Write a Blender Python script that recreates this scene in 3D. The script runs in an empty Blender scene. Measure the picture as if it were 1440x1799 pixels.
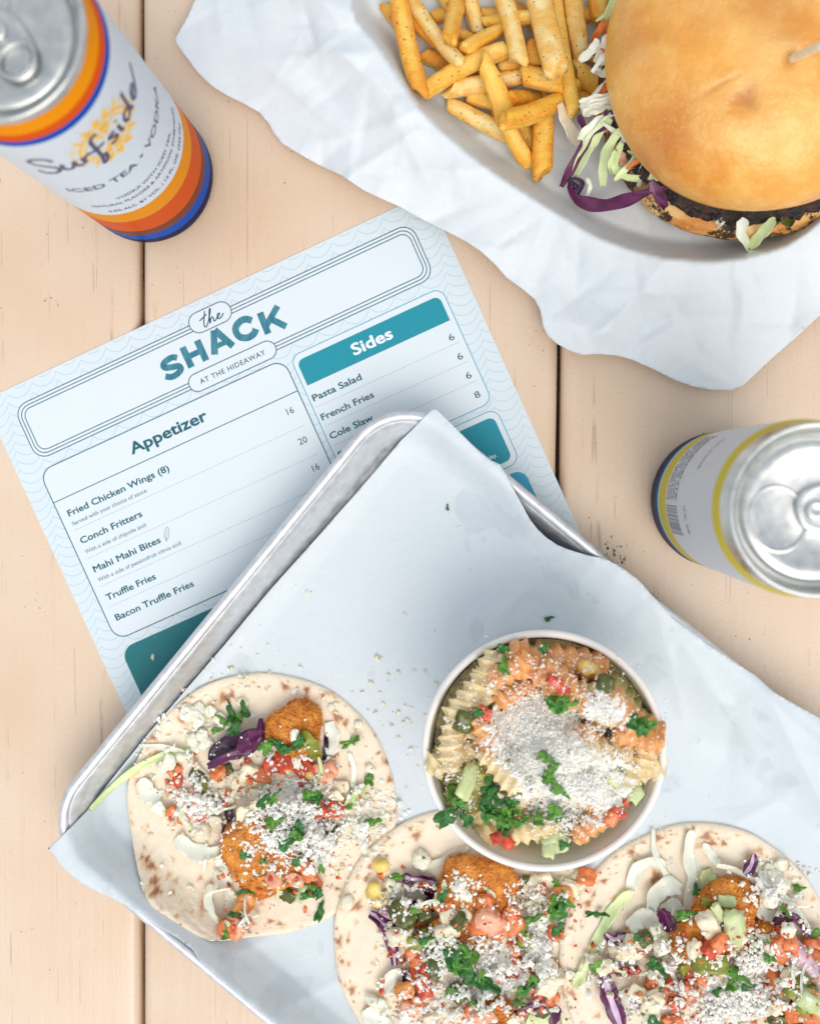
import bpy, math, random
import numpy as np
from mathutils import Vector, Matrix, Euler, noise as mnoise

# ------------------------------------------------------------------ camera, sky, sun, exposure
S = 0.001                                  # everything below is written in millimetres
scene = bpy.context.scene
COL = scene.collection
rng = np.random.default_rng(7); random.seed(7)
FPX, CAMH, NX, NY = 1850.0, 460.0, 805.0, 830.0    # focal length in photo pixels, camera height, plumb point
_a = Vector(((NX-720)/FPX, -(NY-899.5)/FPX, -1)).normalized()
QC = _a.rotation_difference(Vector((0, 0, -1)))
RC = np.array(QC.to_matrix())
cam_d = bpy.data.cameras.new('camera'); cam = bpy.data.objects.new('camera', cam_d); COL.objects.link(cam)
cam_d.sensor_fit = 'VERTICAL'; cam_d.sensor_height = 36; cam_d.sensor_width = 36
cam_d.lens = FPX/1799*36; cam_d.clip_start = 0.01; cam_d.clip_end = 60
cam.location = (0, 0, CAMH*S); cam.rotation_mode = 'QUATERNION'; cam.rotation_quaternion = QC
cam_d.dof.use_dof = True; cam_d.dof.focus_distance = 0.436; cam_d.dof.aperture_fstop = 6.5
scene.camera = cam

SUN_EL, SUN_AZ = math.radians(56), math.radians(160)     # azimuth clockwise from +Y
w = bpy.data.worlds.new('World'); scene.world = w; w.use_nodes = True
nt = w.node_tree; sky = nt.nodes.new('ShaderNodeTexSky'); sky.sky_type = 'NISHITA'; sky.sun_disc = False
sky.sun_elevation = SUN_EL; sky.sun_rotation = SUN_AZ; sky.air_density = 0.8; sky.dust_density = 3.0; sky.ozone_density = 1.0
bgn = nt.nodes['Background']
# thin overcast: an even pale cloud layer over the blue
cl = nt.nodes.new('ShaderNodeMix'); cl.data_type = 'RGBA'; cl.inputs[0].default_value = 0.55; cl.inputs[7].default_value = (6.2, 6.5, 6.5, 1)
nt.links.new(sky.outputs[0], cl.inputs[6]); nt.links.new(cl.outputs[2], bgn.inputs[0]); bgn.inputs[1].default_value = 0.15
sd = bpy.data.lights.new('sun', 'SUN'); sd.energy = 1.2; sd.angle = math.radians(46); sd.color = (1, 0.94, 0.86)
so = bpy.data.objects.new('sun', sd); COL.objects.link(so)
sv = Vector((math.sin(SUN_AZ)*math.cos(SUN_EL), math.cos(SUN_AZ)*math.cos(SUN_EL), math.sin(SUN_EL)))
so.rotation_mode = 'QUATERNION'; so.rotation_quaternion = Vector((0, 0, 1)).rotation_difference(sv); so.location = (0.3, -0.8, 1.5)
scene.view_settings.view_transform = 'Standard'; scene.view_settings.look = 'None'
scene.view_settings.exposure = 0.2; scene.view_settings.gamma = 1
scene.render.resolution_x = 819; scene.render.resolution_y = 1024

# ------------------------------------------------------------------ pixel ray -> point at height z (mm)
def W(px, py, z=0.0):
    px = np.asarray(px, float); py = np.asarray(py, float)
    d = np.stack([(px-720)/FPX, -(py-899.5)/FPX, -np.ones_like(px)], -1) @ RC.T
    t = (z-CAMH)/d[..., 2]
    return np.stack([d[..., 0]*t, d[..., 1]*t], -1)

# ------------------------------------------------------------------ object helpers
def tag(o, label=None, cat=None, group=None, kind=None):
    if label: o['label'] = label
    if cat: o['category'] = cat
    if group: o['group'] = group
    if kind: o['kind'] = kind
    return o
def thing(name, label, cat, loc=(0, 0, 0), group=None):
    o = bpy.data.objects.new(name, None); COL.objects.link(o); o.empty_display_size = 0.01
    o.location = [c*S for c in loc]
    return tag(o, label, cat, group)
def root_of(o):
    loc = Vector((0, 0, 0))
    while o is not None: loc += o.location; o = o.parent
    return loc
def mesh(name, V, F, mats, fm=None, smooth=True, org=(0, 0, 0), colattr=None):
    me = bpy.data.meshes.new(name)
    V = (np.asarray(V, float)-np.asarray(org))*S
    if isinstance(F, np.ndarray): F = F.tolist()
    me.from_pydata(V.tolist(), [], F)
    if not isinstance(mats, (list, tuple)): mats = [mats]
    for m in mats: me.materials.append(m)
    if fm is not None: me.polygons.foreach_set('material_index', np.asarray(fm, np.int32))
    me.polygons.foreach_set('use_smooth', np.full(len(me.polygons), smooth))
    if colattr is not None:
        ca = me.color_attributes.new('Col', 'FLOAT_COLOR', 'POINT')
        c = np.ones((len(V), 4)); c[:, :3] = colattr
        ca.data.foreach_set('color', c.ravel())
    me.update()
    return me
def obj(name, V, F, mats, parent=None, fm=None, smooth=True, org=None, colattr=None, kind=None):
    """verts in world mm; the object sits at org (a top-level thing) or at its parent's origin"""
    if parent is not None: base = np.array(root_of(parent))/S
    else: base = np.array(org if org is not None else (0, 0, 0), float)
    me = mesh(name, V, F, mats, fm, smooth, base, colattr)
    o = bpy.data.objects.new(name, me); COL.objects.link(o)
    if parent is not None: o.parent = parent
    else: o.location = base*S
    if kind: o['kind'] = kind
    return o
def inst(name, me, parent, loc, rot=(0, 0, 0), sc=(1, 1, 1)):
    o = bpy.data.objects.new(name, me); COL.objects.link(o)
    if parent is not None: o.parent = parent; o.location = Vector([c*S for c in loc])-root_of(parent)
    else: o.location = [c*S for c in loc]
    o.rotation_euler = rot; o.scale = sc
    return o

# ------------------------------------------------------------------ materials
def lin(r, g, b):
    f = lambda c: (c/255/12.92) if c/255 <= 0.04045 else ((c/255+0.055)/1.055)**2.4
    return (f(r), f(g), f(b), 1)
class N:
    def __init__(s, name):
        s.m = bpy.data.materials.new(name); s.m.use_nodes = True; s.t = s.m.node_tree
        s.b = s.t.nodes['Principled BSDF']; s.c = None
    def n(s, ty, **k):
        x = s.t.nodes.new(ty)
        for a, v in k.items(): setattr(x, a, v)
        return x
    def put(s, sock, v):
        if hasattr(v, 'is_output') or isinstance(v, bpy.types.NodeSocket): s.t.links.new(v, sock)
        else: sock.default_value = v
    def pos(s, sc=(1, 1, 1), rot=0):
        g = s.n('ShaderNodeNewGeometry'); m = s.n('ShaderNodeMapping'); s.t.links.new(g.outputs['Position'], m.inputs[0])
        m.inputs['Scale'].default_value = [1000*c for c in sc]; m.inputs['Rotation'].default_value = (0, 0, rot)
        return m.outputs[0]
    def noise(s, scale, detail=3, vec=None, rough=0.5, dist=0):
        x = s.n('ShaderNodeTexNoise'); x.inputs['Scale'].default_value = scale; x.inputs['Detail'].default_value = detail
        x.inputs['Roughness'].default_value = rough; x.inputs['Distortion'].default_value = dist
        s.t.links.new(vec if vec is not None else s.pos(), x.inputs['Vector']); return x.outputs['Fac']
    def vor(s, scale, vec=None, feature='F1', out='Distance', rnd=1):
        x = s.n('ShaderNodeTexVoronoi', feature=feature); x.inputs['Scale'].default_value = scale; x.inputs['Randomness'].default_value = rnd
        s.t.links.new(vec if vec is not None else s.pos(), x.inputs['Vector']); return x.outputs[out]
    def rng(s, v, a, b, c=0, d=1):
        x = s.n('ShaderNodeMapRange'); s.put(x.inputs[0], v)
        for i, q in enumerate((a, b, c, d)): x.inputs[i+1].default_value = q
        return x.outputs[0]
    def mul(s, a, b, op='MULTIPLY'):
        x = s.n('ShaderNodeMath', operation=op); s.put(x.inputs[0], a); s.put(x.inputs[1], b); return x.outputs[0]
    def mix(s, f, a, b):
        x = s.n('ShaderNodeMix', data_type='RGBA'); s.put(x.inputs[0], f); s.put(x.inputs[6], a); s.put(x.inputs[7], b); return x.outputs[2]
    def bump(s, h, strength=0.5, dist=0.2, nrm=None):
        x = s.n('ShaderNodeBump'); x.inputs['Strength'].default_value = strength; x.inputs['Distance'].default_value = dist*S
        s.t.links.new(h, x.inputs['Height'])
        if nrm is not None: s.t.links.new(nrm, x.inputs['Normal'])
        return x.outputs[0]
    def attr(s):
        x = s.n('ShaderNodeAttribute', attribute_name='Col'); return x.outputs['Color']
    def rand(s):
        return s.n('ShaderNodeObjectInfo').outputs['Random']
    def done(s, col, rough=0.5, metal=0, nrm=None, sss=0, sssr=(1, 0.6, 0.4), sscale=2.0, spec=None, coat=0, coatr=0.1, trans=0):
        b = s.b.inputs; s.put(b['Base Color'], col); s.put(b['Roughness'], rough); b['Metallic'].default_value = metal
        if nrm is not None: s.put(b['Normal'], nrm)
        if sss: b['Subsurface Weight'].default_value = sss; b['Subsurface Radius'].default_value = sssr; b['Subsurface Scale'].default_value = sscale*S
        if spec is not None: b['Specular IOR Level'].default_value = spec
        if coat: b['Coat Weight'].default_value = coat; b['Coat Roughness'].default_value = coatr
        return s.m
def plain(name, col, rough=0.5, metal=0, var=0.06, scale=0.3, bump=0.0, bdist=0.2, bscale=1.5, **k):
    n = N(name); f = n.noise(scale, 4)
    c1 = [min(1, c*(1-var)) for c in col[:3]]+[1]; c2 = [min(1, c*(1+var)) for c in col[:3]]+[1]
    col = n.mix(n.rng(f, 0.3, 0.7), c1, c2)
    nr = n.bump(n.noise(bscale, 3), bump, bdist) if bump else None
    return n.done(col, rough, metal, nr, **k)

def mat_paint():
    n = N('peach_paint')
    long_ = n.pos((1, 0.03, 1)); gr = n.noise(0.35, 5, long_)
    base = n.mix(n.rng(n.noise(0.012, 3), 0.35, 0.65), lin(218, 190, 161), lin(225, 202, 178))
    base = n.mix(n.rng(gr, 0.5, 0.8, 0, 0.14), base, lin(206, 174, 142))
    # fine vertical cracks in the paint, broken up along their length
    cr = n.vor(0.055, n.pos((1, 0.004, 1)), 'DISTANCE_TO_EDGE')
    crm = n.mul(n.rng(cr, 0.0, 0.0055, 1, 0), n.rng(n.noise(0.09, 4, n.pos((1, 0.5, 1))), 0.5, 0.62))
    base = n.mix(n.mul(crm, 0.45), base, lin(150, 112, 78))
    # orange weather stains along the grain
    st = n.mul(n.mul(n.rng(n.noise(0.16, 6, n.pos((1, 0.14, 1)), 0.65), 0.62, 0.76), 0.42), n.rng(n.noise(0.006, 2), 0.42, 0.6))
    base = n.mix(st, base, lin(202, 160, 108))
    # dirt specks and nicks
    sp = n.mul(n.rng(n.vor(0.16), 0.03, 0.07, 1, 0), n.rng(n.noise(0.05, 2), 0.52, 0.6))
    base = n.mix(n.mul(sp, 0.75), base, lin(96, 72, 50))
    sp2 = n.rng(n.vor(0.035, n.pos((1, 0.5, 1))), 0.012, 0.03, 1, 0)
    base = n.mix(n.mul(sp2, 0.8), base, lin(86, 60, 40))
    h = n.mul(n.noise(0.8, 5), 0.35, 'MULTIPLY'); h = n.mul(h, n.mul(gr, 0.8), 'ADD'); h = n.mul(h, crm, 'SUBTRACT'); h = n.mul(h, n.mul(sp, 0.8), 'SUBTRACT')
    b = n.bump(h, 0.55, 0.35)
    return n.done(base, n.rng(n.noise(0.6, 4), 0.3, 0.7, 0.24, 0.4), nrm=b, spec=0.75)
def mat_joint():
    n = N('dark_joint_dirt')
    c = n.mix(n.rng(n.vor(0.9), 0.1, 0.2, 1, 0), lin(30, 22, 17), lin(150, 120, 92))
    return n.done(c, 0.9, nrm=n.bump(n.noise(2, 3), 0.6, 0.5))
def mat_metal(name, col=(0.62, 0.63, 0.64, 1), rough=0.3, streak=(1, 1, 1), rot=0, metal=1):
    n = N(name); s1 = n.noise(0.25, 5, n.pos(streak, rot)); s2 = n.noise(0.05, 3)
    c = n.mix(n.rng(s1, 0.35, 0.7), [v*0.82 for v in col[:3]]+[1], col)
    r = n.mul(n.rng(s1, 0.3, 0.7, rough-0.07, rough+0.1), n.rng(s2, 0.4, 0.7, -0.04, 0.06), 'ADD')
    return n.done(c, r, metal, n.bump(n.mul(n.noise(1.2, 3, n.pos(streak, rot)), s2, 'ADD'), 0.05, 0.1))
def mat_paper(name, tint, bscale=0.05, stain=False, rough=0.55):
    n = N(name)
    f = n.noise(0.5, 6, rough=0.7); c = n.mix(n.rng(f, 0.35, 0.7), [v*0.955 for v in tint[:3]]+[1], tint)
    c = n.mix(n.rng(n.noise(0.018, 2), 0.4, 0.65, 0, 0.5), c, [tint[0]*0.93, tint[1]*0.955, tint[2]*0.98, 1])
    if stain:
        s = n.mul(n.rng(n.noise(0.028, 3), 0.60, 0.625), n.rng(n.noise(0.2, 3), 0.3, 0.6, 0.5, 1))
        c = n.mix(n.mul(s, 0.17), c, lin(146, 156, 172))
        s2 = n.rng(n.noise(0.09, 2), 0.70, 0.72); c = n.mix(n.mul(s2, 0.12), c, lin(140, 150, 165))
        s3 = n.mul(n.rng(n.vor(0.14), 0.05, 0.09, 1, 0), n.rng(n.noise(0.03, 2), 0.5, 0.6)); c = n.mix(n.mul(s3, 0.45), c, lin(196, 196, 184))
    # crease facets
    cre = n.vor(bscale, n.mul_vec() if False else None, 'F2', 'Distance'); cr1 = n.vor(bscale*0.45, None, 'F1', 'Distance')
    h = n.mul(n.mul(cre, 0.5), n.mul(cr1, 0.9), 'ADD'); h = n.mul(h, n.mul(n.noise(0.12, 4), 0.5), 'ADD')
    b1 = n.bump(h, 0.5, 2.0); b2 = n.bump(n.noise(1.8, 4), 0.18, 0.12, b1)
    m = n.done(c, rough, nrm=b2, spec=0.35)
    tr = n.n('ShaderNodeBsdfTranslucent'); tr.inputs[0].default_value = (0.8, 0.82, 0.84, 1)
    mx = n.n('ShaderNodeMixShader'); mx.inputs[0].default_value = 0.14
    out = n.t.nodes['Material Output']
    n.t.links.new(n.b.outputs[0], mx.inputs[1]); n.t.links.new(tr.outputs[0], mx.inputs[2]); n.t.links.new(mx.outputs[0], out.inputs[0])
    return m
def mat_tortilla():
    n = N('flour_tortilla'); c = n.attr()
    c = n.mix(n.rng(n.noise(0.35, 5), 0.45, 0.75, 0, 0.22), c, lin(222, 192, 158))
    c = n.mix(n.rng(n.noise(1.1, 4), 0.5, 0.8, 0, 0.18), c, lin(246, 240, 228))
    h = n.mul(n.noise(0.16, 5, rough=0.6), n.mul(n.noise(1.2, 4), 0.25), 'ADD')
    return n.done(c, 0.55, nrm=n.bump(h, 0.8, 1.0), sss=0.1, sscale=2)
def mat_breading():
    n = N('orange_breading'); v = n.vor(0.75); ns = n.noise(0.22, 5)
    c = n.mix(n.rng(ns, 0.35, 0.68), lin(196, 100, 16), lin(238, 156, 50))
    c = n.mix(n.rng(n.noise(1.4, 4), 0.5, 0.75, 0, 0.8), c, lin(238, 172, 84))
    c = n.mix(n.rng(n.noise(0.6, 3), 0.62, 0.75, 0, 0.7), c, lin(120, 50, 8))
    h = n.mul(n.mul(v, -0.7), n.noise(1.6, 4), 'ADD')
    return n.done(c, 0.42, nrm=n.bump(h, 0.9, 0.7), sss=0.08)
def mat_cheese(name='white_crumbled_cheese', a=lin(249, 245, 234), b=lin(253, 252, 247)):
    n = N(name); c = n.mix(n.rng(n.noise(0.5, 2), 0.4, 0.6), a, b)
    return n.done(c, 0.6, nrm=n.bump(n.noise(2.5, 3), 0.5, 0.3), sss=0.15, sscale=1)
def mat_fry(name, a, b, cc):
    n = N(name); rnd = n.rand()
    g = n.attr()                                     # R: 1 on the crisp edges and ends, 0 on flat faces
    sep = n.n('ShaderNodeSeparateColor'); n.t.links.new(g, sep.inputs[0])
    e = n.mul(sep.outputs[0], n.rng(n.noise(0.25, 4), 0.3, 0.7, 0.4, 1.3), 'MULTIPLY')
    c = n.mix(n.rng(n.noise(0.09, 3), 0.35, 0.65), a, b)
    c = n.mix(n.rng(e, 0.15, 0.9, 0, 0.85), c, cc)
    sp = n.mul(n.rng(n.vor(0.42), 0.10, 0.22, 1, 0), n.rng(n.noise(0.11, 2), 0.48, 0.58)); c = n.mix(n.mul(sp, 0.8), c, lin(120, 52, 8))
    sp2 = n.rng(n.vor(0.2), 0.05, 0.09, 1, 0); c = n.mix(n.mul(sp2, 0.85), c, lin(56, 34, 8))
    spo = n.rng(n.noise(0.07, 3), 0.52, 0.66, 0, 0.75); c = n.mix(spo, c, cc)
    return n.done(c, 0.36, nrm=n.bump(n.mul(n.noise(1.1, 5, rough=0.65), n.mul(n.noise(0.25, 3), 1.5), 'ADD'), 0.9, 0.7), sss=0.12, sscale=2.0)
def mat_bun():
    n = N('golden_bun_crust'); tc = n.pos()
    c = n.mix(n.rng(n.noise(0.018, 3), 0.36, 0.64), lin(222, 146, 50), lin(238, 178, 84))
    c = n.mix(n.rng(n.noise(0.06, 5, rough=0.6), 0.42, 0.62, 0, 0.6), c, lin(246, 200, 116))
    c = n.mix(n.rng(n.noise(0.045, 6, n.pos((1, 1.6, 1)), 0.62), 0.54, 0.72, 0, 0.22), c, lin(206, 122, 36))
    # the pale proofed side wall, and the deeper baked top
    at = n.n('ShaderNodeSeparateColor'); n.t.links.new(n.attr(), at.inputs[0]); c = n.mix(at.outputs[0], c, lin(176, 98, 34)); c = n.mix(at.outputs[1], c, lin(244, 200, 130))
    c = n.mix(n.rng(n.vor(0.30), 0.05, 0.16, 0.22, 0), c, lin(250, 226, 176))
    c = n.mix(n.mul(n.rng(n.vor(0.9), 0.10, 0.26, 1, 0), n.rng(n.noise(0.05, 2), 0.42, 0.6, 0, 0.5)), c, lin(246, 214, 150))
    h = n.mul(n.mul(n.noise(0.07, 5, rough=0.6), 2.2), n.mul(n.vor(0.5, feature='SMOOTH_F1'), 0.2), 'ADD'); h = n.mul(h, n.mul(n.noise(0.45, 5, rough=0.65), 0.22), 'ADD')
    return n.done(c, n.rng(n.noise(0.2, 3), 0.3, 0.7, 0.26, 0.42), nrm=n.bump(h, 0.7, 1.0), sss=0.08, sscale=3, spec=0.6)
def mat_lowbun():
    n = N('toasted_bun_heel')
    c = n.mix(n.rng(n.noise(0.07, 4), 0.35, 0.65), lin(214, 138, 60), lin(238, 190, 120))
    c = n.mix(n.rng(n.noise(0.075, 6, rough=0.72), 0.515, 0.56, 0, 0.95), c, lin(34, 18, 10))
    c = n.mix(n.rng(n.noise(0.7, 3), 0.6, 0.7, 0, 0.6), c, lin(250, 220, 170))
    return n.done(c, 0.55, nrm=n.bump(n.noise(0.9, 5), 0.7, 0.8))
def mat_patty():
    n = N('charred_patty')
    c = n.mix(n.rng(n.noise(0.3, 5), 0.4, 0.7), lin(26, 18, 16), lin(78, 50, 38))
    return n.done(c, 0.45, nrm=n.bump(n.noise(0.8, 5), 1.0, 1.5))

MP = mat_paint(); MJ = mat_joint()
TANG = math.radians(50.7)
M_TRAY = mat_metal('worn_aluminium_tray', (0.78, 0.79, 0.81, 1), 0.42, metal=0.75)
M_CAN = mat_metal('can_aluminium', (0.68, 0.69, 0.67, 1), 0.34)
M_LINER = mat_paper('greaseproof_liner_paper', lin(225, 233, 237), 0.04, True)
M_WRAP = mat_paper('white_deli_paper', lin(233, 239, 242), 0.035, False)
M_MENU = plain('menu_card', lin(213, 224, 229), 0.45, var=0.015, scale=0.05)
M_PANEL = plain('menu_panel', lin(217, 227, 231), 0.45, var=0.01, scale=0.05)
M_INK = plain('dark_teal_ink', lin(12, 92, 108), 0.45, var=0.08)
M_INK2 = plain('slate_teal_ink', lin(84, 132, 146), 0.5, var=0.08)
M_PALE = plain('pale_blue_ink', lin(158, 198, 212), 0.5)
M_TEAL = plain('teal_panel_ink', lin(0, 140, 158), 0.5, var=0.05, scale=1.2)
M_TEALD = plain('deep_teal_panel_ink', lin(0, 112, 118), 0.5, var=0.05, scale=1.2)
M_TEALL = plain('light_teal_panel_ink', lin(48, 156, 190), 0.5, var=0.05, scale=1.2)
M_WINK = plain('white_ink', lin(232, 240, 242), 0.45, var=0.01)
def mat_shack():
    n = N('brushed_teal_ink'); f = n.noise(0.7, 5, n.pos((1, 0.22, 1), 0.4), 0.7)
    return n.done(n.mix(n.rng(f, 0.35, 0.7), lin(10, 104, 122), lin(74, 142, 158)), 0.5)
M_SHACK = mat_shack()
M_TORT = mat_tortilla(); M_BREAD = mat_breading(); M_CHEESE = mat_cheese()
M_CHEESE2 = mat_cheese('cream_cheese_lumps', lin(226, 220, 190), lin(242, 240, 222))
M_TOM = plain('red_tomato', lin(204, 76, 42), 0.3, var=0.4, scale=0.45, bump=0.3, sss=0.2, sscale=2)
M_TOMO = plain('orange_tomato', lin(222, 122, 66), 0.3, var=0.32, scale=0.45, bump=0.3, sss=0.2, sscale=2)
M_TOMP = plain('pink_tomato_flesh', lin(230, 162, 128), 0.3, var=0.25, scale=0.45, bump=0.3, sss=0.3, sscale=2)
M_ONION = plain('wet_white_onion', lin(234, 220, 190), 0.2, var=0.12, scale=0.2, bump=0.3, sss=0.3, sscale=3)
M_ONIONP = plain('pink_white_onion', lin(216, 184, 196), 0.2, var=0.15, scale=0.2, bump=0.3, sss=0.3, sscale=3)
M_CAB = plain('pale_cabbage', lin(241, 241, 222), 0.32, var=0.08, scale=0.12, bump=0.35, bscale=0.5, bdist=0.5, sss=0.2, sscale=2)
M_CABG = plain('green_white_cabbage', lin(216, 230, 168), 0.32, var=0.15, scale=0.1, bump=0.35, bscale=0.5, bdist=0.5, sss=0.2, sscale=2)
M_PUR = plain('purple_cabbage', lin(94, 30, 76), 0.28, var=0.45, scale=0.2, bump=0.4, bscale=0.7, bdist=0.5)
M_PURD = plain('dark_purple_cabbage', lin(48, 20, 50), 0.28, var=0.4, scale=0.2, bump=0.4, bscale=0.7, bdist=0.5)
M_PURW = plain('purple_cabbage_rib', lin(206, 180, 206), 0.3, var=0.15, scale=0.3)
M_CIL = plain('cilantro_green', lin(88, 142, 48), 0.4, var=0.4, scale=0.35, bump=0.4, bscale=0.9, bdist=0.4)
M_CILD = plain('dark_cilantro_green', lin(50, 112, 44), 0.4, var=0.4, scale=0.35, bump=0.4, bscale=0.9, bdist=0.4)
M_CHIL = plain('pickled_green_chile', lin(132, 138, 44), 0.22, var=0.3, scale=0.25, bump=0.3, sss=0.2, sscale=2)
M_OLIVE = plain('dark_olive_chile', lin(82, 88, 34), 0.2, var=0.35, scale=0.3, bump=0.3)
M_CORN = plain('yellow_corn', lin(232, 200, 108), 0.25, var=0.15, scale=0.3, sss=0.2, sscale=2)
M_SAUCE = plain('orange_sauce', lin(228, 150, 74), 0.2, var=0.3, scale=0.2, bump=0.3, sss=0.2, sscale=2)
M_FRYP = mat_fry('pale_fry', lin(250, 220, 140), lin(252, 232, 172), lin(240, 178, 66))
M_FRYG = mat_fry('golden_fry', lin(250, 202, 84), lin(252, 218, 124), lin(244, 174, 50))
M_FRYO = mat_fry('deep_golden_fry', lin(248, 188, 60), lin(250, 206, 96), lin(236, 150, 32))
M_BUN = mat_bun(); M_HEEL = mat_lowbun(); M_PATTY = mat_patty()
M_CARROT = plain('orange_carrot', lin(214, 110, 30), 0.35, var=0.2)
M_WOOD = plain('pale_pick_wood', lin(240, 224, 192), 0.6, var=0.12, scale=0.4)
M_CUP = plain('white_cup_board', lin(234, 231, 226), 0.4, var=0.02, scale=0.1, bump=0.06)
M_PASO = plain('tomato_pasta', lin(234, 170, 108), 0.32, var=0.14, scale=0.15, bump=0.5, sss=0.25, sscale=3)
M_PASC = plain('cream_pasta', lin(236, 214, 164), 0.32, var=0.12, scale=0.15, bump=0.5, sss=0.25, sscale=3)
M_PASG = plain('spinach_pasta', lin(178, 172, 104), 0.34, var=0.2, scale=0.15, bump=0.5, sss=0.2, sscale=3)
M_DRESS = plain('dressed_salad_bed', lin(226, 198, 146), 0.35, var=0.5, scale=0.25, bump=1.0, bscale=0.5, bdist=2)
M_CUC = plain('pale_cucumber', lin(196, 206, 150), 0.25, var=0.15, scale=0.2, bump=0.3, sss=0.3, sscale=3)

# ------------------------------------------------------------------ height field of everything resting on the table
HX0, HY0, HD = -330.0, -430.0, 0.5
HN, HM = 1400, 1500
HF = np.zeros((HN, HM))
def hidx(x, y): return np.clip(((np.asarray(x)-HX0)/HD).astype(int), 0, HN-1), np.clip(((np.asarray(y)-HY0)/HD).astype(int), 0, HM-1)
def hget(x, y):
    i, j = hidx(x, y); return HF[i, j]
def hfoot(x, y, r, q=80):
    i0, j0 = hidx(x-r, y-r); i1, j1 = hidx(x+r, y+r)
    a = HF[i0:i1+1, j0:j1+1]; return float(np.percentile(a, q))
def hdome(x, y, r, z0, z1):
    i0, j0 = hidx(x-r, y-r); i1, j1 = hidx(x+r, y+r)
    X = HX0+HD*np.arange(i0, i1+1); Y = HY0+HD*np.arange(j0, j1+1)
    d = ((X[:, None]-x)**2+(Y[None, :]-y)**2)/(r*r)
    z = np.where(d < 1, z0+(z1-z0)*np.sqrt(np.maximum(0, 1-d)), -1)
    HF[i0:i1+1, j0:j1+1] = np.maximum(HF[i0:i1+1, j0:j1+1], z)
def hverts(V, spread=1):
    V = np.asarray(V)
    for a in range(-spread, spread+1):
        for b in range(-spread, spread+1):
            i, j = hidx(V[:, 0]+a*HD, V[:, 1]+b*HD); np.maximum.at(HF, (i, j), V[:, 2])
def blur(A, k):
    for ax in (0, 1):
        c = np.cumsum(np.concatenate([np.repeat(A.take([0], ax), k+1, ax), A, np.repeat(A.take([-1], ax), k, ax)], ax), ax)
        n = A.shape[ax]
        A = (c.take(range(2*k+1, 2*k+1+n), ax)-c.take(range(0, n), ax))/(2*k+1)
    return A
Z0 = 8.0                                   # first guess of the height when a pixel is dropped on the pile
def P3(px, py, dz=0.0, r=1.0, q=80):
    z = Z0
    for _ in range(5):
        x, y = W(px, py, z); z = 0.5*z+0.5*(hfoot(float(x), float(y), r, q)+dz)
    x, y = W(px, py, z); return float(x), float(y), float(z)

# ------------------------------------------------------------------ shape helpers
def box_profile_bar(L, Wd, T, r, n=6, seg=8, jit=0.0):
    """rounded rectangular bar along +Y, top at z=0"""
    prof = []
    for cx, cz, a0 in ((Wd/2-r, -r, 0), (-Wd/2+r, -r, 90), (-Wd/2+r, -T+r, 180), (Wd/2-r, -T+r, 270)):
        for k in range(n+1):
            a = math.radians(a0+90*k/n); prof.append((cx+r*math.cos(a), cz+r*math.sin(a)))
    V = []; F = []; m = len(prof)
    for s in range(seg+1):
        y = -L/2+L*s/seg
        for x, z in prof: V.append((x, y, z))
    for s in range(seg):
        for k in range(m): F.append((s*m+k, s*m+(k+1) % m, (s+1)*m+(k+1) % m, (s+1)*m+k))
    F.append(tuple(range(m-1, -1, -1))); F.append(tuple(seg*m+k for k in range(m)))
    return np.array(V), F
def lathe(prof, n=96, c=(0, 0)):
    V = []; F = []; m = len(prof)
    a = np.linspace(0, 2*np.pi, n, endpoint=False)
    for r, z in prof:
        for t in a: V.append((c[0]+r*math.cos(t), c[1]+r*math.sin(t), z))
    for i in range(m-1):
        for k in range(n): F.append((i*n+k, i*n+(k+1) % n, (i+1)*n+(k+1) % n, (i+1)*n+k))
    return np.array(V), F
def catmull(P, per=8, closed=False):
    P = [np.array(p, float) for p in P]; out = []; n = len(P)
    rngs = range(n if closed else n-1)
    for i in rngs:
        if closed: p0, p1, p2, p3 = P[(i-1) % n], P[i], P[(i+1) % n], P[(i+2) % n]
        else: p0, p1, p2, p3 = P[max(i-1, 0)], P[i], P[i+1], P[min(i+2, n-1)]
        for k in range(per):
            t = k/per
            out.append(0.5*((2*p1)+(-p0+p2)*t+(2*p0-5*p1+4*p2-p3)*t*t+(-p0+3*p1-3*p2+p3)*t**3))
    if not closed: out.append(P[-1])
    return np.array(out)
def ribbon2d(P, w, closed=False):
    P = np.array(P, float); n = len(P)
    if closed: T = np.roll(P, -1, 0)-np.roll(P, 1, 0)
    else: T = np.gradient(P, axis=0)
    T /= np.maximum(np.linalg.norm(T, axis=1, keepdims=True), 1e-9); Nn = np.stack([-T[:, 1], T[:, 0]], 1)
    w = np.broadcast_to(np.asarray(w, float), (n,))[:, None]/2
    V = np.concatenate([P+Nn*w, P-Nn*w]); F = []
    for i in range(n if closed else n-1):
        j = (i+1) % n; F.append((i, n+i, n+j, j))
    return V, F
def icos(sub):
    import bmesh
    bm = bmesh.new(); bmesh.ops.create_icosphere(bm, subdivisions=sub, radius=1)
    V = np.array([v.co[:] for v in bm.verts]); F = [[v.index for v in f.verts] for f in bm.faces]; bm.free(); return V, F
def fbm(p, sc, oct_=3, seed=0.0):
    return mnoise.fractal((p[0]*sc+seed, p[1]*sc-seed, p[2]*sc+seed*2), 0.9, 2.1, oct_)
ICO = {k: icos(k) for k in (1, 2, 3, 4, 5)}

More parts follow.
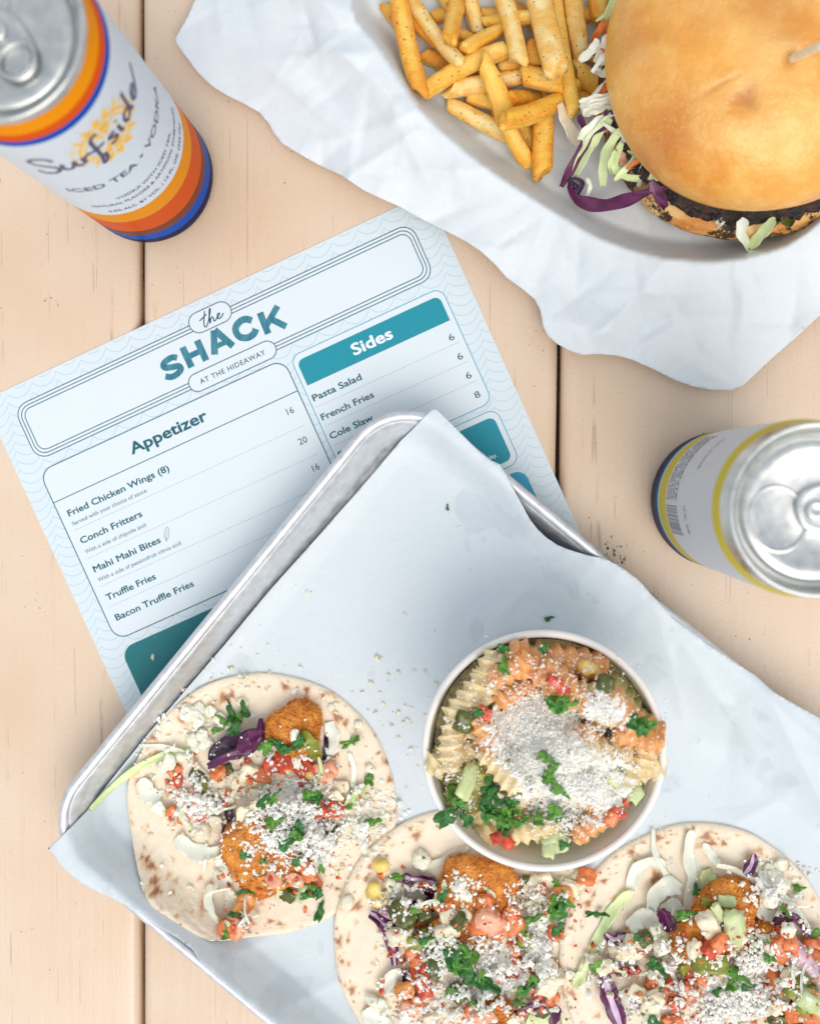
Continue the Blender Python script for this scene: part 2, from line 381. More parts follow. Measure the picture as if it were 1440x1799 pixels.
def sheet_px(poly, step, zfun):
    """grid of points inside a pixel outline; zfun(px,py)->z ; outline smoothed by snapping border verts"""
    poly = np.array(poly, float); x0, y0 = poly.min(0)-step; x1, y1 = poly.max(0)+step
    X, Y = np.meshgrid(np.arange(x0, x1+step, step), np.arange(y0, y1+step, step), indexing='ij')
    A = poly; B = np.roll(poly, -1, 0)
    ins = np.zeros(X.shape, bool)
    for a, b in zip(A, B):
        c = ((a[1] > Y) != (b[1] > Y)) & (X < (b[0]-a[0])*(Y-a[1])/(b[1]-a[1]+1e-12)+a[0]); ins ^= c
    near = ins.copy()
    cell = ins[:-1, :-1] | ins[1:, :-1] | ins[:-1, 1:] | ins[1:, 1:]
    used = np.zeros(X.shape, bool)
    for di in (0, 1):
        for dj in (0, 1): used[di:X.shape[0]-1+di, dj:X.shape[1]-1+dj] |= cell
    out = used & ~ins; ox, oy = X[out], Y[out]
    best = np.full(ox.shape, 1e18); bx, by = ox.copy(), oy.copy()
    for a, b in zip(A, B):
        d = b-a; t = np.clip(((ox-a[0])*d[0]+(oy-a[1])*d[1])/(d@d+1e-12), 0, 1)
        qx, qy = a[0]+d[0]*t, a[1]+d[1]*t; dd = (qx-ox)**2+(qy-oy)**2
        m = dd < best; best[m] = dd[m]; bx[m] = qx[m]; by[m] = qy[m]
    X[out] = bx; Y[out] = by
    idx = -np.ones(X.shape, int); idx[used] = np.arange(used.sum())
    px, py = X[used], Y[used]
    F = np.stack([idx[:-1, :-1][cell], idx[:-1, 1:][cell], idx[1:, 1:][cell], idx[1:, :-1][cell]], -1)
    z = zfun(px, py); xy = W(px, py, z)
    return np.column_stack([xy, z]), F[:, ::-1], px, py
def thicken(V, F, t=0.06):
    n = len(V); F = np.asarray(F)
    e = {}
    for f in F.tolist():
        for a, b in zip(f, f[1:]+f[:1]):
            if (b, a) in e: del e[(b, a)]
            else: e[(a, b)] = 1
    V2 = V.copy(); V2[:, 2] -= t
    sides = [(b, a, a+n, b+n) for a, b in e]
    return np.concatenate([V, V2]), F.tolist()+(F[:, ::-1]+n).tolist()+sides
def seg_dist(px, py, poly, closed=True):
    best = np.full(px.shape, 1e18); n = len(poly)
    for i in range(n if closed else n-1):
        a = np.array(poly[i], float); b = np.array(poly[(i+1) % n], float); d = b-a
        t = np.clip(((px-a[0])*d[0]+(py-a[1])*d[1])/(d@d+1e-12), 0, 1)
        best = np.minimum(best, (a[0]+d[0]*t-px)**2+(a[1]+d[1]*t-py)**2)
    return np.sqrt(best)
def inside(px, py, poly):
    r = np.zeros(px.shape, bool); n = len(poly)
    for i in range(n):
        a, b = poly[i], poly[(i+1) % n]
        r ^= ((a[1] > py) != (b[1] > py)) & (px < (b[0]-a[0])*(py-a[1])/(b[1]-a[1]+1e-12)+a[0])
    return r
def crumple(x, y, box, n, amp, wid, length, seed):
    R = np.random.default_rng(seed); z = np.zeros(x.shape)
    for _ in range(n):
        cx, cy = R.uniform(box[0], box[2]), R.uniform(box[1], box[3]); a = R.uniform(0, np.pi)
        d = (x-cx)*np.cos(a)+(y-cy)*np.sin(a); l = -(x-cx)*np.sin(a)+(y-cy)*np.cos(a)
        L = length*R.uniform(0.5, 1.5); wd = wid*R.uniform(0.4, 1.6)
        z += R.choice((-1, 1))*amp*R.uniform(0.3, 1)*np.exp(-np.abs(d)/wd)*np.exp(-(l/L)**2)*np.where(d > 0, 1, 0.6+0.4*np.exp(-np.abs(d)/wd))
    return z
def sstep(x, a, b):
    t = np.clip((x-a)/(b-a), 0, 1); return t*t*(3-2*t)

# ================================================================== GROUND + TABLE
gn = N('grey_ground'); gm = gn.done(gn.mix(gn.rng(gn.noise(0.002, 5), 0.3, 0.7), lin(120, 112, 100), lin(160, 150, 136)), 0.9)
g = obj('ground', [(-9000, -9000, -760), (9000, -9000, -760), (9000, 9000, -760), (-9000, 9000, -760)], [(0, 1, 2, 3)], gm, smooth=False)
g['kind'] = 'structure'

a1, a2 = W(246, 0), W(247.5, 1799); b1 = W(981, 735)
tdir = (a1-a2)/np.linalg.norm(a1-a2); tn = np.array([tdir[1], -tdir[0]])
pitch = float((b1-a1) @ tn)
table = thing('picnic_table', 'peach painted wooden table top of wide planks under the food', 'table', (0, 0, -39))
V, F = box_profile_bar(1500, pitch-1.7, 38, 4.5, seg=60)
for k in range(-2, 3):
    c = a1+tn*(pitch*(k+0.5)); off = c-tdir*(c @ tdir)
    Vk = V.copy(); yy = V[:, 1].copy()
    Vk[:, 0] += 0.18*np.sin(yy/63+k*2)+0.1*np.sin(yy/17+k)
    Vk[:, 2] += 0.0*yy
    X = off[0]+tn[0]*Vk[:, 0]+tdir[0]*Vk[:, 1]; Y = off[1]+tn[1]*Vk[:, 0]+tdir[1]*Vk[:, 1]
    obj('plank', np.column_stack([X, Y, Vk[:, 2]]), F, MP, table)
for k in range(-1, 3):                                   # dirt packed in the joints, a few mm down
    c = a1+tn*(pitch*k); off = c-tdir*(c @ tdir); q = []
    for s in range(121):
        y = -740+s*1480/120
        for x, z in ((-1.8, -9), (1.8, -9)):
            q.append((off[0]+tn[0]*x+tdir[0]*y, off[1]+tn[1]*x+tdir[1]*y, z+1.5*math.sin(s*1.7)))
    o = obj('joint_dirt', q, [(2*s, 2*s+1, 2*s+3, 2*s+2) for s in range(120)], MJ, table, kind='stuff')

M_CHIP = plain('bare_scuffed_wood', lin(128, 112, 98), 0.8, var=0.35, scale=0.8)
chip = []; cf = []; R = np.random.default_rng(8)
for px, py, sx, sy, nn in ((1078, 968, 7, 12, 26), (1090, 985, 5, 6, 8), (86, 524, 9, 4, 6), (100, 534, 3, 6, 3), (1025, 590, 14, 22, 6), (60, 1075, 12, 14, 6), (935, 600, 20, 40, 6), (1180, 1010, 60, 40, 5), (410, 120, 30, 60, 5), (140, 400, 60, 80, 7), (500, 330, 60, 60, 5), (80, 1650, 60, 100, 7), (1340, 1090, 60, 40, 5)):
    for _ in range(nn):
        c = W(px+R.normal(0, sx), py+R.normal(0, sy), 0); r0 = R.uniform(0.15, 0.8 if nn > 7 else 0.4); k0 = len(chip); m = 9
        el = R.uniform(0.35, 1)
        for q in range(m):
            a = 2*math.pi*q/m; rr = r0*R.uniform(0.6, 1.3); chip.append((c[0]+rr*el*math.cos(a), c[1]+rr*math.sin(a), 0.03 if c[0] > b1[0] or c[0] < a1[0] else 0.03))
        cf.append(tuple(range(k0, k0+m)))
obj('paint_chips', chip, cf, M_CHIP, table, kind='stuff', smooth=False)

# ================================================================== MENU
TL = W(-28.7, 703.5, 0.5); TR = W(751.3, 338, 0.5)
MU = (TR-TL)/np.linalg.norm(TR-TL); MV = np.array([MU[1], -MU[0]])
menu = thing('menu_card', 'white and teal printed menu card lying half under the metal tray', 'menu', (float(TL[0]), float(TL[1]), 0))
def muv(P2, z):
    P2 = np.asarray(P2, float); xy = TL+np.outer(P2[:, 0], MU)+np.outer(P2[:, 1], MV)
    return np.column_stack([xy, np.full(len(P2), z) if np.isscalar(z) else z])
class Print:
    def __init__(s): s.V = []; s.F = []; s.n = 0; s.fm = []
    def add(s, V, F, z, m=0):
        V = np.asarray(V, float); zz = np.full(len(V), z) if np.isscalar(z) else z
        s.V.append(np.column_stack([V, zz])); s.F += [tuple(i+s.n for i in f) for f in F]; s.n += len(V); s.fm += [m]*len(F)
    def build(s, name, mats, parent, f=None):
        V = np.concatenate(s.V); V = muv(V[:, :2], V[:, 2]) if f is None else f(V)
        return obj(name, V, s.F, mats, parent, fm=s.fm, smooth=False)
def rrect(x0, y0, x1, y1, r, n=8):
    P = []
    for cx, cy, a0 in ((x1-r, y0+r, -90), (x1-r, y1-r, 0), (x0+r, y1-r, 90), (x0+r, y0+r, 180)):
        for k in range(n+1):
            a = math.radians(a0+90*k/n); P.append((cx+r*math.cos(a), cy+r*math.sin(a)))
    return P
_tc = {}
def text2d(body, bold=0.0, spacing=1.0):
    key = (body, bold, spacing); bo = bold; bold = 0.0
    if key in _tc: return _tc[key]
    cu = bpy.data.curves.new('t', 'FONT'); cu.body = body; cu.size = 1; cu.offset = bold; cu.resolution_u = 3; cu.space_character = spacing
    o = bpy.data.objects.new('t', cu); COL.objects.link(o); bpy.context.view_layer.update()
    me = bpy.data.meshes.new_from_object(o.evaluated_get(bpy.context.evaluated_depsgraph_get()))
    V = np.array([v.co[:2] for v in me.vertices]); F = [tuple(p.vertices) for p in me.polygons]
    bpy.data.objects.remove(o); bpy.data.curves.remove(cu); bpy.data.meshes.remove(me)
    V = V.copy(); V[:, 1] *= -1; F = [f[::-1] for f in F]      # v runs down the page
    V = np.column_stack([V, np.zeros(len(V))])
    if bo > 0:                                        # heavier weight: the glyph swept over a small circle
        VV, FF = [V], list(F)
        for q in range(8):
            a = 2*math.pi*q/8; VV.append(V+np.array([bo*math.cos(a), bo*math.sin(a), 0.0022*(q+1)])); FF += [tuple(i+len(V)*(q+1) for i in f) for f in F]
        V, F = np.concatenate(VV), FF
    _tc[key] = (V, F); return _tc[key]
CAP = 0.729
def put_text(pr, body, u, v, cap, width=None, bold=0.0, align='l', z=0.43, m=0, spacing=1.0):
    V, F = text2d(body, bold, spacing); s = cap/CAP; V = V*np.array([s, s, 1])
    w0 = V[:, 0].max()-V[:, 0].min(); V[:, 0] -= V[:, 0].min()
    if width: V[:, 0] *= width/w0; w0 = width
    V[:, 0] += u-(w0 if align == 'r' else w0/2 if align == 'c' else 0); V[:, 1] += v
    pr.add(V[:, :2], F, z+V[:, 2], m)
ZS = 0.35
Vs = muv([(0, 0), (216, 0), (216, 279), (0, 279)], ZS); Vb = muv([(0, 0), (216, 0), (216, 279), (0, 279)], 0.04)
obj('card_sheet', np.concatenate([Vs, Vb]), [(3, 2, 1, 0), (4, 5, 6, 7), (0, 1, 5, 4), (1, 2, 6, 5), (2, 3, 7, 6), (3, 0, 4, 7)], M_MENU, menu, smooth=False)
pr = Print()                                              # scalloped wave lines
for row in range(0, 70):
    v0 = -2.0+row*4.1
    u = np.arange(0.3, 215.8, 0.5); ph = ((u+1.15*row)/12.2) % 1
    y = v0+4.0*(1-(2*ph-1)**2)**0.8-0.9*ph
    ok = (y > 0.6) & (y < 278.4); seg = []
    for a, b, k in zip(u, y, ok):
        if k: seg.append((a, b))
        if (not k or a > 215) and len(seg) > 3: pr.add(*ribbon2d(seg, 0.22), ZS+0.02)
        if not k: seg = []
pr.build('wave_pattern', [M_PALE], menu)
pr = Print()                                              # white boxes
pr.add(rrect(11, 8.6, 204, 34.2, 6), [tuple(range(36))[::-1]], 0.392)
pr.add(rrect(9.5, 39, 129.3, 121.3, 6), [tuple(range(36))[::-1]], 0.392)
pr.add(rrect(132.2, 39.5, 204.6, 93.8, 4.5), [tuple(range(36))[::-1]], 0.392)
pr.add(rrect(132.2, 96.9, 204.8, 122.4, 4.5), [tuple(range(36))[::-1]], 0.392)
pr.build('white_panel', [M_PANEL], menu)
pr = Print()
for r0, w_ in ((0, 0.42), (1.45, 0.42), (2.9, 0.42)):
    pr.add(*ribbon2d(rrect(11+r0, 8.6+r0, 204-r0, 34.2-r0, 6-r0*0.7), w_, True), 0.41)
pr.add(*ribbon2d(rrect(9.5, 39, 129.3, 121.3, 6), 0.45, True), 0.41)
pr.add(*ribbon2d([(9.5, 54.2), (129.3, 54.2)], 0.4), 0.41)
pr.build('frame_line', [M_INK], menu)
pr = Print()
for b in ((132.2, 39.5, 204.6, 93.8), (132.2, 96.9, 204.8, 122.4)): pr.add(*ribbon2d(rrect(*b, 4.5), 0.35, True), 0.41)
pr.build('pale_frame_line', [M_TEALL], menu)
pr = Print()
h = rrect(134.1, 42.3, 202.3, 54, 3)
h = [(x, y) if y < 48 else (min(max(x, 134.1), 202.3), 54) for x, y in h]
pr.add(h, [tuple(range(36))[::-1]], 0.415, 0)
pr.add(rrect(134.6, 99.6, 202.4, 119.9, 3), [tuple(range(36))[::-1]], 0.415, 0)
pr.add(rrect(9.5, 125.6, 129, 215, 6), [tuple(range(36))[::-1]], 0.415, 1)
pr.add(rrect(132, 125.6, 205, 200, 5), [tuple(range(36))[::-1]], 0.415, 2)
pr.build('teal_panel', [M_TEAL, M_TEALD, M_TEALL], menu)
pr = Print(); pr.add(rrect(136, 129.6, 201, 196, 3), [tuple(range(36))[::-1]], 0.425, 0); pr.build('white_inset', [M_PANEL], menu)
pr = Print()                                              # dotted rules
def dots(u0, u1, v):
    for u in np.arange(u0, u1, 1.25): pr.add([(u, v-0.1), (u+0.6, v-0.1), (u+0.6, v+0.1), (u, v+0.1)], [(3, 2, 1, 0)], 0.43)
for v in (69.1, 82.9, 96.6, 106.4): dots(13.4, 125, v)
for v in (64.2, 73.3, 82.5): dots(134, 202.3, v)
pr.build('dotted_rule', [M_PALE if False else M_INK2], menu)
pr = Print()                                              # pills carrying the two small lines of the title
pr.add(rrect(97.6, 4.6, 117.4, 13.6, 4.5), [tuple(range(36))[::-1]], 0.44, 0); pr.add(*ribbon2d(rrect(97.6, 4.6, 117.4, 13.6, 4.5), 0.4, True), 0.46, 1)
pr.add(rrect(86.6, 28.6, 128.4, 36.6, 4), [tuple(range(36))[::-1]], 0.44, 0); pr.add(*ribbon2d(rrect(86.6, 28.6, 128.4, 36.6, 4), 0.4, True), 0.46, 1)
pr.build('title_pill', [M_PANEL, M_INK], menu)
pr = Print()
the_t = [[(102.6, 8.6), (104.4, 8.0), (106.6, 7.2)], [(106.4, 5.6), (105.2, 7.8), (104.0, 10.2), (103.7, 11.7), (104.4, 12.1), (105.6, 11.0), (107.4, 8.6), (108.9, 6.2), (109.0, 5.6), (108.3, 6.4), (107.2, 9.0), (106.5, 11.5), (107.4, 9.9), (108.4, 9.3), (108.7, 9.9), (108.4, 11.0), (108.9, 11.4), (109.9, 10.8), (111.2, 10.1), (112.0, 9.4), (111.6, 9.0), (110.7, 9.7), (110.5, 10.9), (111.3, 11.3), (112.6, 10.7), (113.6, 9.8)]]
for k, s_ in enumerate(the_t): pr.add(*ribbon2d(catmull(s_, 6), 0.55), 0.47+0.01*k)
put_text(pr, 'AT THE HIDEAWAY', 107.4, 33.9, 2.3, 31.5, 0.012, 'c', z=0.47, spacing=1.15)
pr.build('small_title_lettering', [M_INK], menu)
# heavy hand-cut SHACK letters, each from thick strokes
def letter(pr, strokes, x, y, w_, h_, th, rot=0, z0=0.43):
    ca, sa = math.cos(rot), math.sin(rot)
    for k, st in enumerate(strokes):
        cur = st[0] == 'c'; pts = np.array(st[1], float)*np.array([w_, h_])
        if cur: pts = catmull(pts, 6)
        Vq, Fq = ribbon2d(pts, th*(st[2] if len(st) > 2 else 1))
        cx, cy = w_/2, h_/2; q = Vq-np.array([cx, cy]); q = np.column_stack([q[:, 0]*ca-q[:, 1]*sa, q[:, 0]*sa+q[:, 1]*ca])+np.array([cx+x, cy+y])
        pr.add(q, Fq, z0+0.006*k)
pr = Print(); t = 3.0
Sx = [('c', [(0.90, 0.24), (0.72, 0.13), (0.46, 0.13), (0.22, 0.22), (0.22, 0.38), (0.5, 0.50), (0.80, 0.60), (0.80, 0.78), (0.52, 0.88), (0.26, 0.86), (0.06, 0.72)], 0.9)]
Hx = [('l', [(0.15, 0), (0.15, 1)]), ('l', [(0.85, 0), (0.85, 1)]), ('l', [(0.15, 0.5), (0.85, 0.5)], 0.85)]
Ax = [('l', [(0.47, 0), (0.14, 1)]), ('l', [(0.50, 0), (0.86, 1)]), ('l', [(0.24, 0.70), (0.76, 0.70)], 0.75)]
Cx = [('c', [(0.86, 0.30), (0.68, 0.14), (0.44, 0.13), (0.20, 0.28), (0.14, 0.52), (0.22, 0.74), (0.46, 0.88), (0.72, 0.84), (0.88, 0.68)])]
Kx = [('l', [(0.15, 0), (0.15, 1)]), ('l', [(0.90, 0.02), (0.22, 0.62)], 0.9), ('l', [(0.40, 0.36), (0.92, 1)], 0.95)]
letter(pr, Sx, 78.0, 16.8, 10.0, 10.0, t, -0.05); letter(pr, Hx, 89.4, 15.8, 10.2, 9.7, t, 0.0)
letter(pr, Ax, 100.8, 14.9, 12.4, 9.8, t, 0.0); letter(pr, Cx, 113.6, 14.9, 11.6, 10.4, t, 0.02); letter(pr, Kx, 126.4, 16.6, 11.0, 9.9, t, 0.05)
pr.build('title_lettering', [M_SHACK], menu)
def line(name, mt, *a, **k):
    q = Print(); put_text(q, *a, **k); q.build(name, [mt], menu)
line('heading_lettering', M_INK, 'Appetizer', 69.5, 49.3, 5.2, 37.5, 0.027, 'c'); line('heading_lettering', M_WINK, 'Sides', 167.6, 50.6, 5.2, 19, 0.027, 'c')
pr = Print()
for s_, v, w_ in (('Fried Chicken Wings (8)', 62.6, 49.8), ('Conch Fritters', 75.9, 30.3), ('Mahi Mahi Bites', 89.8, 33), ('Truffle Fries', 103.6, 24.2), ('Bacon Truffle Fries', 113.4, 38.4)):
    line('item_lettering', M_INK, s_, 13.4, v, 2.95, w_, 0.022)
for s_, v, w_ in (('Pasta Salad', 61.4, 23.3), ('French Fries', 70.6, 25), ('Cole Slaw', 79.6, 20.6), ('Side Salad', 88.7, 22)): line('item_lettering', M_INK, s_, 133.8, v, 2.95, w_, 0.022)
for s_, v in (('16', 62.2), ('20', 76.3), ('16', 89.3), ('16', 102.9), ('18', 112.8)): line('price_lettering', M_INK, s_, 124.2, v, 3.0, None, 0.004, 'r')
for s_, v in (('6', 62.3), ('6', 71.4), ('6', 80.4), ('8', 89.6)): line('price_lettering', M_INK, s_, 201.0, v, 3.0, 2.4, 0.004, 'r')
pr = Print()
for s_, v, w_ in (('Served with your choice of sauce', 67, 36.6), ('With a side of chipotle aioli', 80.7, 30.1), ('With a side of passionfruit citrus aioli', 94.4, 41)): line('caption_lettering', M_INK2, s_, 13.3, v, 1.85, w_, 0.008)
lf = catmull([(48.6, 90.2), (48.9, 87.6), (50.6, 85.3), (51.8, 84.9), (51.4, 87.2), (49.8, 89.4), (48.8, 90.0)], 5); pr.add(*ribbon2d(lf, 0.22), 0.43)
pr.add(*ribbon2d(catmull([(48.6, 90.6), (49.6, 88.2), (51.2, 85.8)], 5), 0.18), 0.44)
pr.build('leaf_symbol', [M_INK2], menu)
pr = Print(); put_text(pr, 'everyday.', 196.8, 116.2, 1.8, None, 0.012, 'r'); pr.build('white_caption', [M_WINK], menu)

# ================================================================== TRAY (quarter sheet, rolled rim)
RIMZ = 24.0
TC = W(697.6, 671.8, RIMZ); T2 = W(54, 1458.7, RIMZ)
e1 = (T2-TC)/np.linalg.norm(T2-TC); TA = float(np.linalg.norm(T2-TC))      # short side, going down-left
e2 = np.array([-e1[1], e1[0]])
if e2[0] < 0: e2 = -e2
TB = 325.0
T0 = TC+e1*TA/2+e2*TB/2
def tray_loc(x, y):
    dx, dy = x-T0[0], y-T0[1]; return dx*e1[0]+dy*e1[1], dx*e2[0]+dy*e2[1]
def tray_in(x, y):                       # inward distance from the outer rim outline (rounded corners)
    a, b = tray_loc(x, y); R = 28.0
    qx = np.abs(a)-(TA/2-R); qy = np.abs(b)-(TB/2-R)
    out = np.sqrt(np.maximum(qx, 0)**2+np.maximum(qy, 0)**2)+np.minimum(np.maximum(qx, qy), 0)
    return R-out
tray = thing('baking_tray', 'worn aluminium baking tray with rolled rim under the tacos', 'tray', (float(T0[0]), float(T0[1]), 0))
prof = []                                 # (inset from outer outline, z)
for k in range(13):
    a = math.radians(-50+k*(230/12)); prof.append((2.2-2.2*math.cos(a), RIMZ-2.2+2.2*math.sin(a)))
rim_n = len(prof)
for ins_, z in ((5.2, 21.3), (7.0, 17), (9.8, 10), (11.8, 5.0), (13.4, 2.4), (16, 1.3), (20, 1.2), (60, 1.2)): prof.append((ins_, z))
V = []; F = []; npc = 16; ring = []
for (ins_, z) in prof:
    R = max(28.0-ins_, 1.0); hx, hy = TA/2-ins_, TB/2-ins_
    for cx, cy, a0 in ((hx-R, hy-R, 0), (-hx+R, hy-R, 90), (-hx+R, -hy+R, 180), (hx-R, -hy+R, 270)):
        for k in range(npc+1):
            a = math.radians(a0+90*k/npc); p = T0+e1*(cx+R*math.cos(a))+e2*(cy+R*math.sin(a)); V.append((p[0], p[1], z))
m = 4*(npc+1)
for i in range(len(prof)-1):
    for k in range(m): F.append((i*m+k, i*m+(k+1) % m, (i+1)*m+(k+1) % m, (i+1)*m+k))
split = (rim_n-1)*m
F2 = F[split:]+[tuple((len(prof)-1)*m+k for k in range(m))]
rimo = obj('rolled_rim', V, F[:split], M_TRAY, tray)
pan = obj('pan', V, F2, M_TRAY, tray)
for o_ in (rimo, pan):
    me = o_.data; import bmesh as _b
    bm = _b.new(); bm.from_mesh(me); _b.ops.delete(bm, geom=[v for v in bm.verts if not v.link_faces], context='VERTS'); _b.ops.recalc_face_normals(bm, faces=bm.faces); bm.to_mesh(me); bm.free()
def tray_z(x, y):
    d = tray_in(x, y); return np.interp(d, [0, 1, 2.2, 4, 5.2, 7, 9.8, 11.8, 13.4, 16, 400], [22.5, 23.8, 24, 23.4, 21.3, 17, 10, 5, 2.4, 1.3, 1.2])

# liner paper
LINER = [(763, 716), (742, 736), (722, 757), (705, 773), (640, 850), (552, 950), (474, 1037), (397, 1130), (330, 1208), (260, 1290), (200, 1365), (156, 1421), (120, 1458), (85, 1490),
         (108, 1522), (140, 1550), (170, 1566), (195, 1577), (225, 1592), (260, 1616), (288, 1634), (312, 1648), (338, 1668), (352, 1690), (372, 1712), (404, 1737), (440, 1768), (480, 1799), (600, 1897), (800, 2060),
         (1000, 2230), (1130, 2330), (1500, 2230), (1800, 1900), (1850, 1640), (1640, 1440), (1440, 1262), (1400, 1240), (1360, 1217), (1328, 1188), (1300, 1170), (1270, 1150), (1240, 1130), (1212, 1108), (1180, 1085), (1160, 1062), (1140, 1040), (1120, 1018), (1100, 1003),
         (1080, 990), (1060, 981), (1030, 975), (1000, 966), (978, 957), (960, 945), (944, 930), (930, 912), (914, 882), (900, 856), (888, 832), (877, 815), (860, 808), (840, 792), (812, 764), (786, 738)]
def liner_z(px, py):
    z = np.full(px.shape, 8.0); fo = np.zeros(px.shape)
    for x0, y0, x1, y1, am, wd in ((1190, 1120, 1330, 1330, 2.0, 26), (1230, 1300, 1450, 1330, 1.8, 22), (1290, 1230, 1262, 1400, -1.5, 24), (1350, 1225, 1450, 1430, 2.2, 30), (1150, 1060, 1200, 1260, 1.5, 26), (1000, 965, 880, 1080, 1.4, 18), (1090, 1000, 1010, 1130, 1.1, 24), (860, 815, 930, 930, 1.2, 10), (380, 1690, 470, 1650, 1.5, 20), (300, 1500, 200, 1540, 1.2, 22), (500, 1770, 600, 1720, 1.5, 22), (1380, 1400, 1300, 1440, 1.2, 14)):
        fo += am*np.exp(-seg_dist(px, py, [(x0, y0), (x1, y1)], False)/wd)
    for _ in range(14):
        xy = W(px, py, z); x, y = xy[:, 0], xy[:, 1]; d = tray_in(x, y)
        base = np.interp(d, [-60, -30, -12, -2, 1.0, 4.5, 7.5, 10.5, 14.5, 22, 400], [6, 13, 21, 25.2, 25.6, 24.6, 18, 10, 4.0, 2.3, 2.0])
        a, b = tray_loc(x, y)
        # paper bridges the right and lower walls more loosely than the tight left wall
        loose = np.interp(d, [-40, 0, 4, 16, 34, 400], [14, 25.6, 25.2, 17, 3.0, 2.0])
        k = sstep(b, -TB/2+20, -TB/2+60)*0+sstep(-a, TA/2-50, TA/2-15)*sstep(b, -TB/2+55, -TB/2+90)
        # -a side = right-hand wall
        base = base*(1-k)+np.maximum(loose, base)*k
        wr = crumple(x, y, (-220, -420, 280, 60), 60, 0.9, 8, 30, 3)
        wr2 = crumple(x, y, (-220, -420, 280, 60), 260, 0.5, 2.2, 18, 5)+crumple(x, y, (-220, -420, 280, 60), 26, 1.0, 1.6, 70, 8)
        amp = np.clip(1.5-d/14, 0.16, 1.2)
        amp = amp*(0.5+k*3.0)
        zn = np.maximum(base+np.abs(wr*amp)+wr2*(0.25+0.6*amp)+np.maximum(fo, -0.6), np.where(d > 0, tray_z(x, y)+0.25, 0.6))
        z = 0.6*z+0.4*zn
    return z
V, F, lpx, lpy = sheet_px(LINER, 6.0, liner_z)
Vt, Ft = thicken(V, F, 0.08)
liner = obj('paper_liner', Vt, Ft, M_LINER, org=(float(T0[0]), float(T0[1]), 2)); tag(liner, 'white greaseproof paper sheet lining the metal tray, stained with grease', 'paper')
hverts(V, 2); HF = np.maximum(HF, 0); HFs = blur(HF, 3)

# ================================================================== TORTILLAS
def tortilla(parent, cpx, cpy, rpx, seed, spots, outline=None):
    R = np.random.default_rng(seed)
    c = W(cpx, cpy, 5.0); nr, na = 120, 300
    Hb = blur(HF.copy(), 12)
    Vt = []; C = []
    rs = np.linspace(0, 1, nr+1)[1:]; an = np.linspace(0, 2*np.pi, na, endpoint=False)
    rad0 = rpx/FPX*(CAMH-5)
    k1 = R.uniform(0, 6.28, 6)
    rad = rad0*(1+0.012*np.sin(2*an+k1[0])+0.010*np.sin(3*an+k1[1])+0.006*np.sin(5*an+k1[2])+0.0025*np.sin(13*an+k1[3]))
    if outline: rad = rad*(1+sum(a*np.exp(-((np.degrees(an)-d+180) % 360-180)**2/(2*w_**2)) for d, a, w_ in outline))
    RR, AA = np.meshgrid(rs, np.arange(na), indexing='ij')
    x = c[0]+RR*rad[AA]*np.cos(an[AA]); y = c[1]+RR*rad[AA]*np.sin(an[AA])
    i, j = hidx(x, y); hb = Hb[i, j]
    zb = np.maximum(hb, np.minimum(HF[i, j]-0.3, hb+1.5))
    edge = np.clip((1-RR)*rad0/2.2, 0, 1)
    und = crumple(x, y, (c[0]-60, c[1]-60, c[0]+60, c[1]+60), 26, 0.5, 8, 22, seed+50)
    z = zb+0.3+1.25*np.sqrt(edge)+und*np.clip((1-RR)*4, 0, 1)+np.abs(und)*0.7+0.5*sstep(RR, 0.8, 1)
    V0 = np.column_stack([x.ravel(), y.ravel(), z.ravel()])
    V0 = np.vstack([V0, [c[0], c[1], z[0].mean()]])
    # underside rim
    V1 = np.column_stack([x[-1], y[-1], z[-1]-1.0])
    V = np.vstack([V0, V1]); F = []
    for r in range(nr-1):
        for k in range(na): F.append((r*na+k, (r+1)*na+k, (r+1)*na+(k+1) % na, r*na+(k+1) % na))
    cc = nr*na
    for k in range(na): F.append((cc, k, (k+1) % na)); F.append(((nr-1)*na+k, cc+1+k, cc+1+(k+1) % na, (nr-1)*na+(k+1) % na))
    col = np.tile(np.array(lin(240, 225, 201)[:3]), (len(V), 1)); br = np.array(lin(142, 76, 28)[:3]); orr = np.array(lin(222, 160, 88)[:3])
    m1 = np.zeros(len(V)); m2 = np.zeros(len(V))
    def spot(px, py, rp, dark=1.0):
        p = W(px, py, 6); r = rp/FPX*CAMH
        ang = R.uniform(0, np.pi); st = R.uniform(1, 1.9)
        dx = V[:, 0]-p[0]; dy = V[:, 1]-p[1]; u = dx*np.cos(ang)+dy*np.sin(ang); v = (-dx*np.sin(ang)+dy*np.cos(ang))*st
        ph = np.arctan2(v, u); d = np.sqrt(u*u+v*v)*(1+0.22*np.sin(3*ph+R.uniform(0, 6))+0.15*np.sin(5*ph+R.uniform(0, 6)))/r
        np.maximum(m1, dark*np.clip(2.2-1.8*d, 0, 1), out=m1); np.maximum(m2, 0.9*np.clip(1.9-0.9*d, 0, 1), out=m2)
    for s_ in spots: spot(*s_)
    for _ in range(150):
        t = R.uniform(0, 6.28)+0.25*math.sin(9*R.uniform()); q = R.uniform(0.86, 0.975)*rpx
        spot(cpx+q*math.cos(t), cpy+q*math.sin(t), R.uniform(1.0, 3.2), R.choice((0.0, 0.2, 0.5, 0.9)))
    for _ in range(40):
        t = R.uniform(0, 6.28); q = math.sqrt(R.uniform(0, 0.8))*rpx
        spot(cpx+q*math.cos(t), cpy+q*math.sin(t), R.uniform(2, 4.5), R.uniform(0.0, 0.55))
    col = col*(1-0.6*m2[:, None])+orr*0.6*m2[:, None]; col = col*(1-0.88*m1[:, None])+br*0.88*m1[:, None]
    o = obj('tortilla', V, F, M_TORT, parent, colattr=col)
    hverts(V0, 1)
    return c
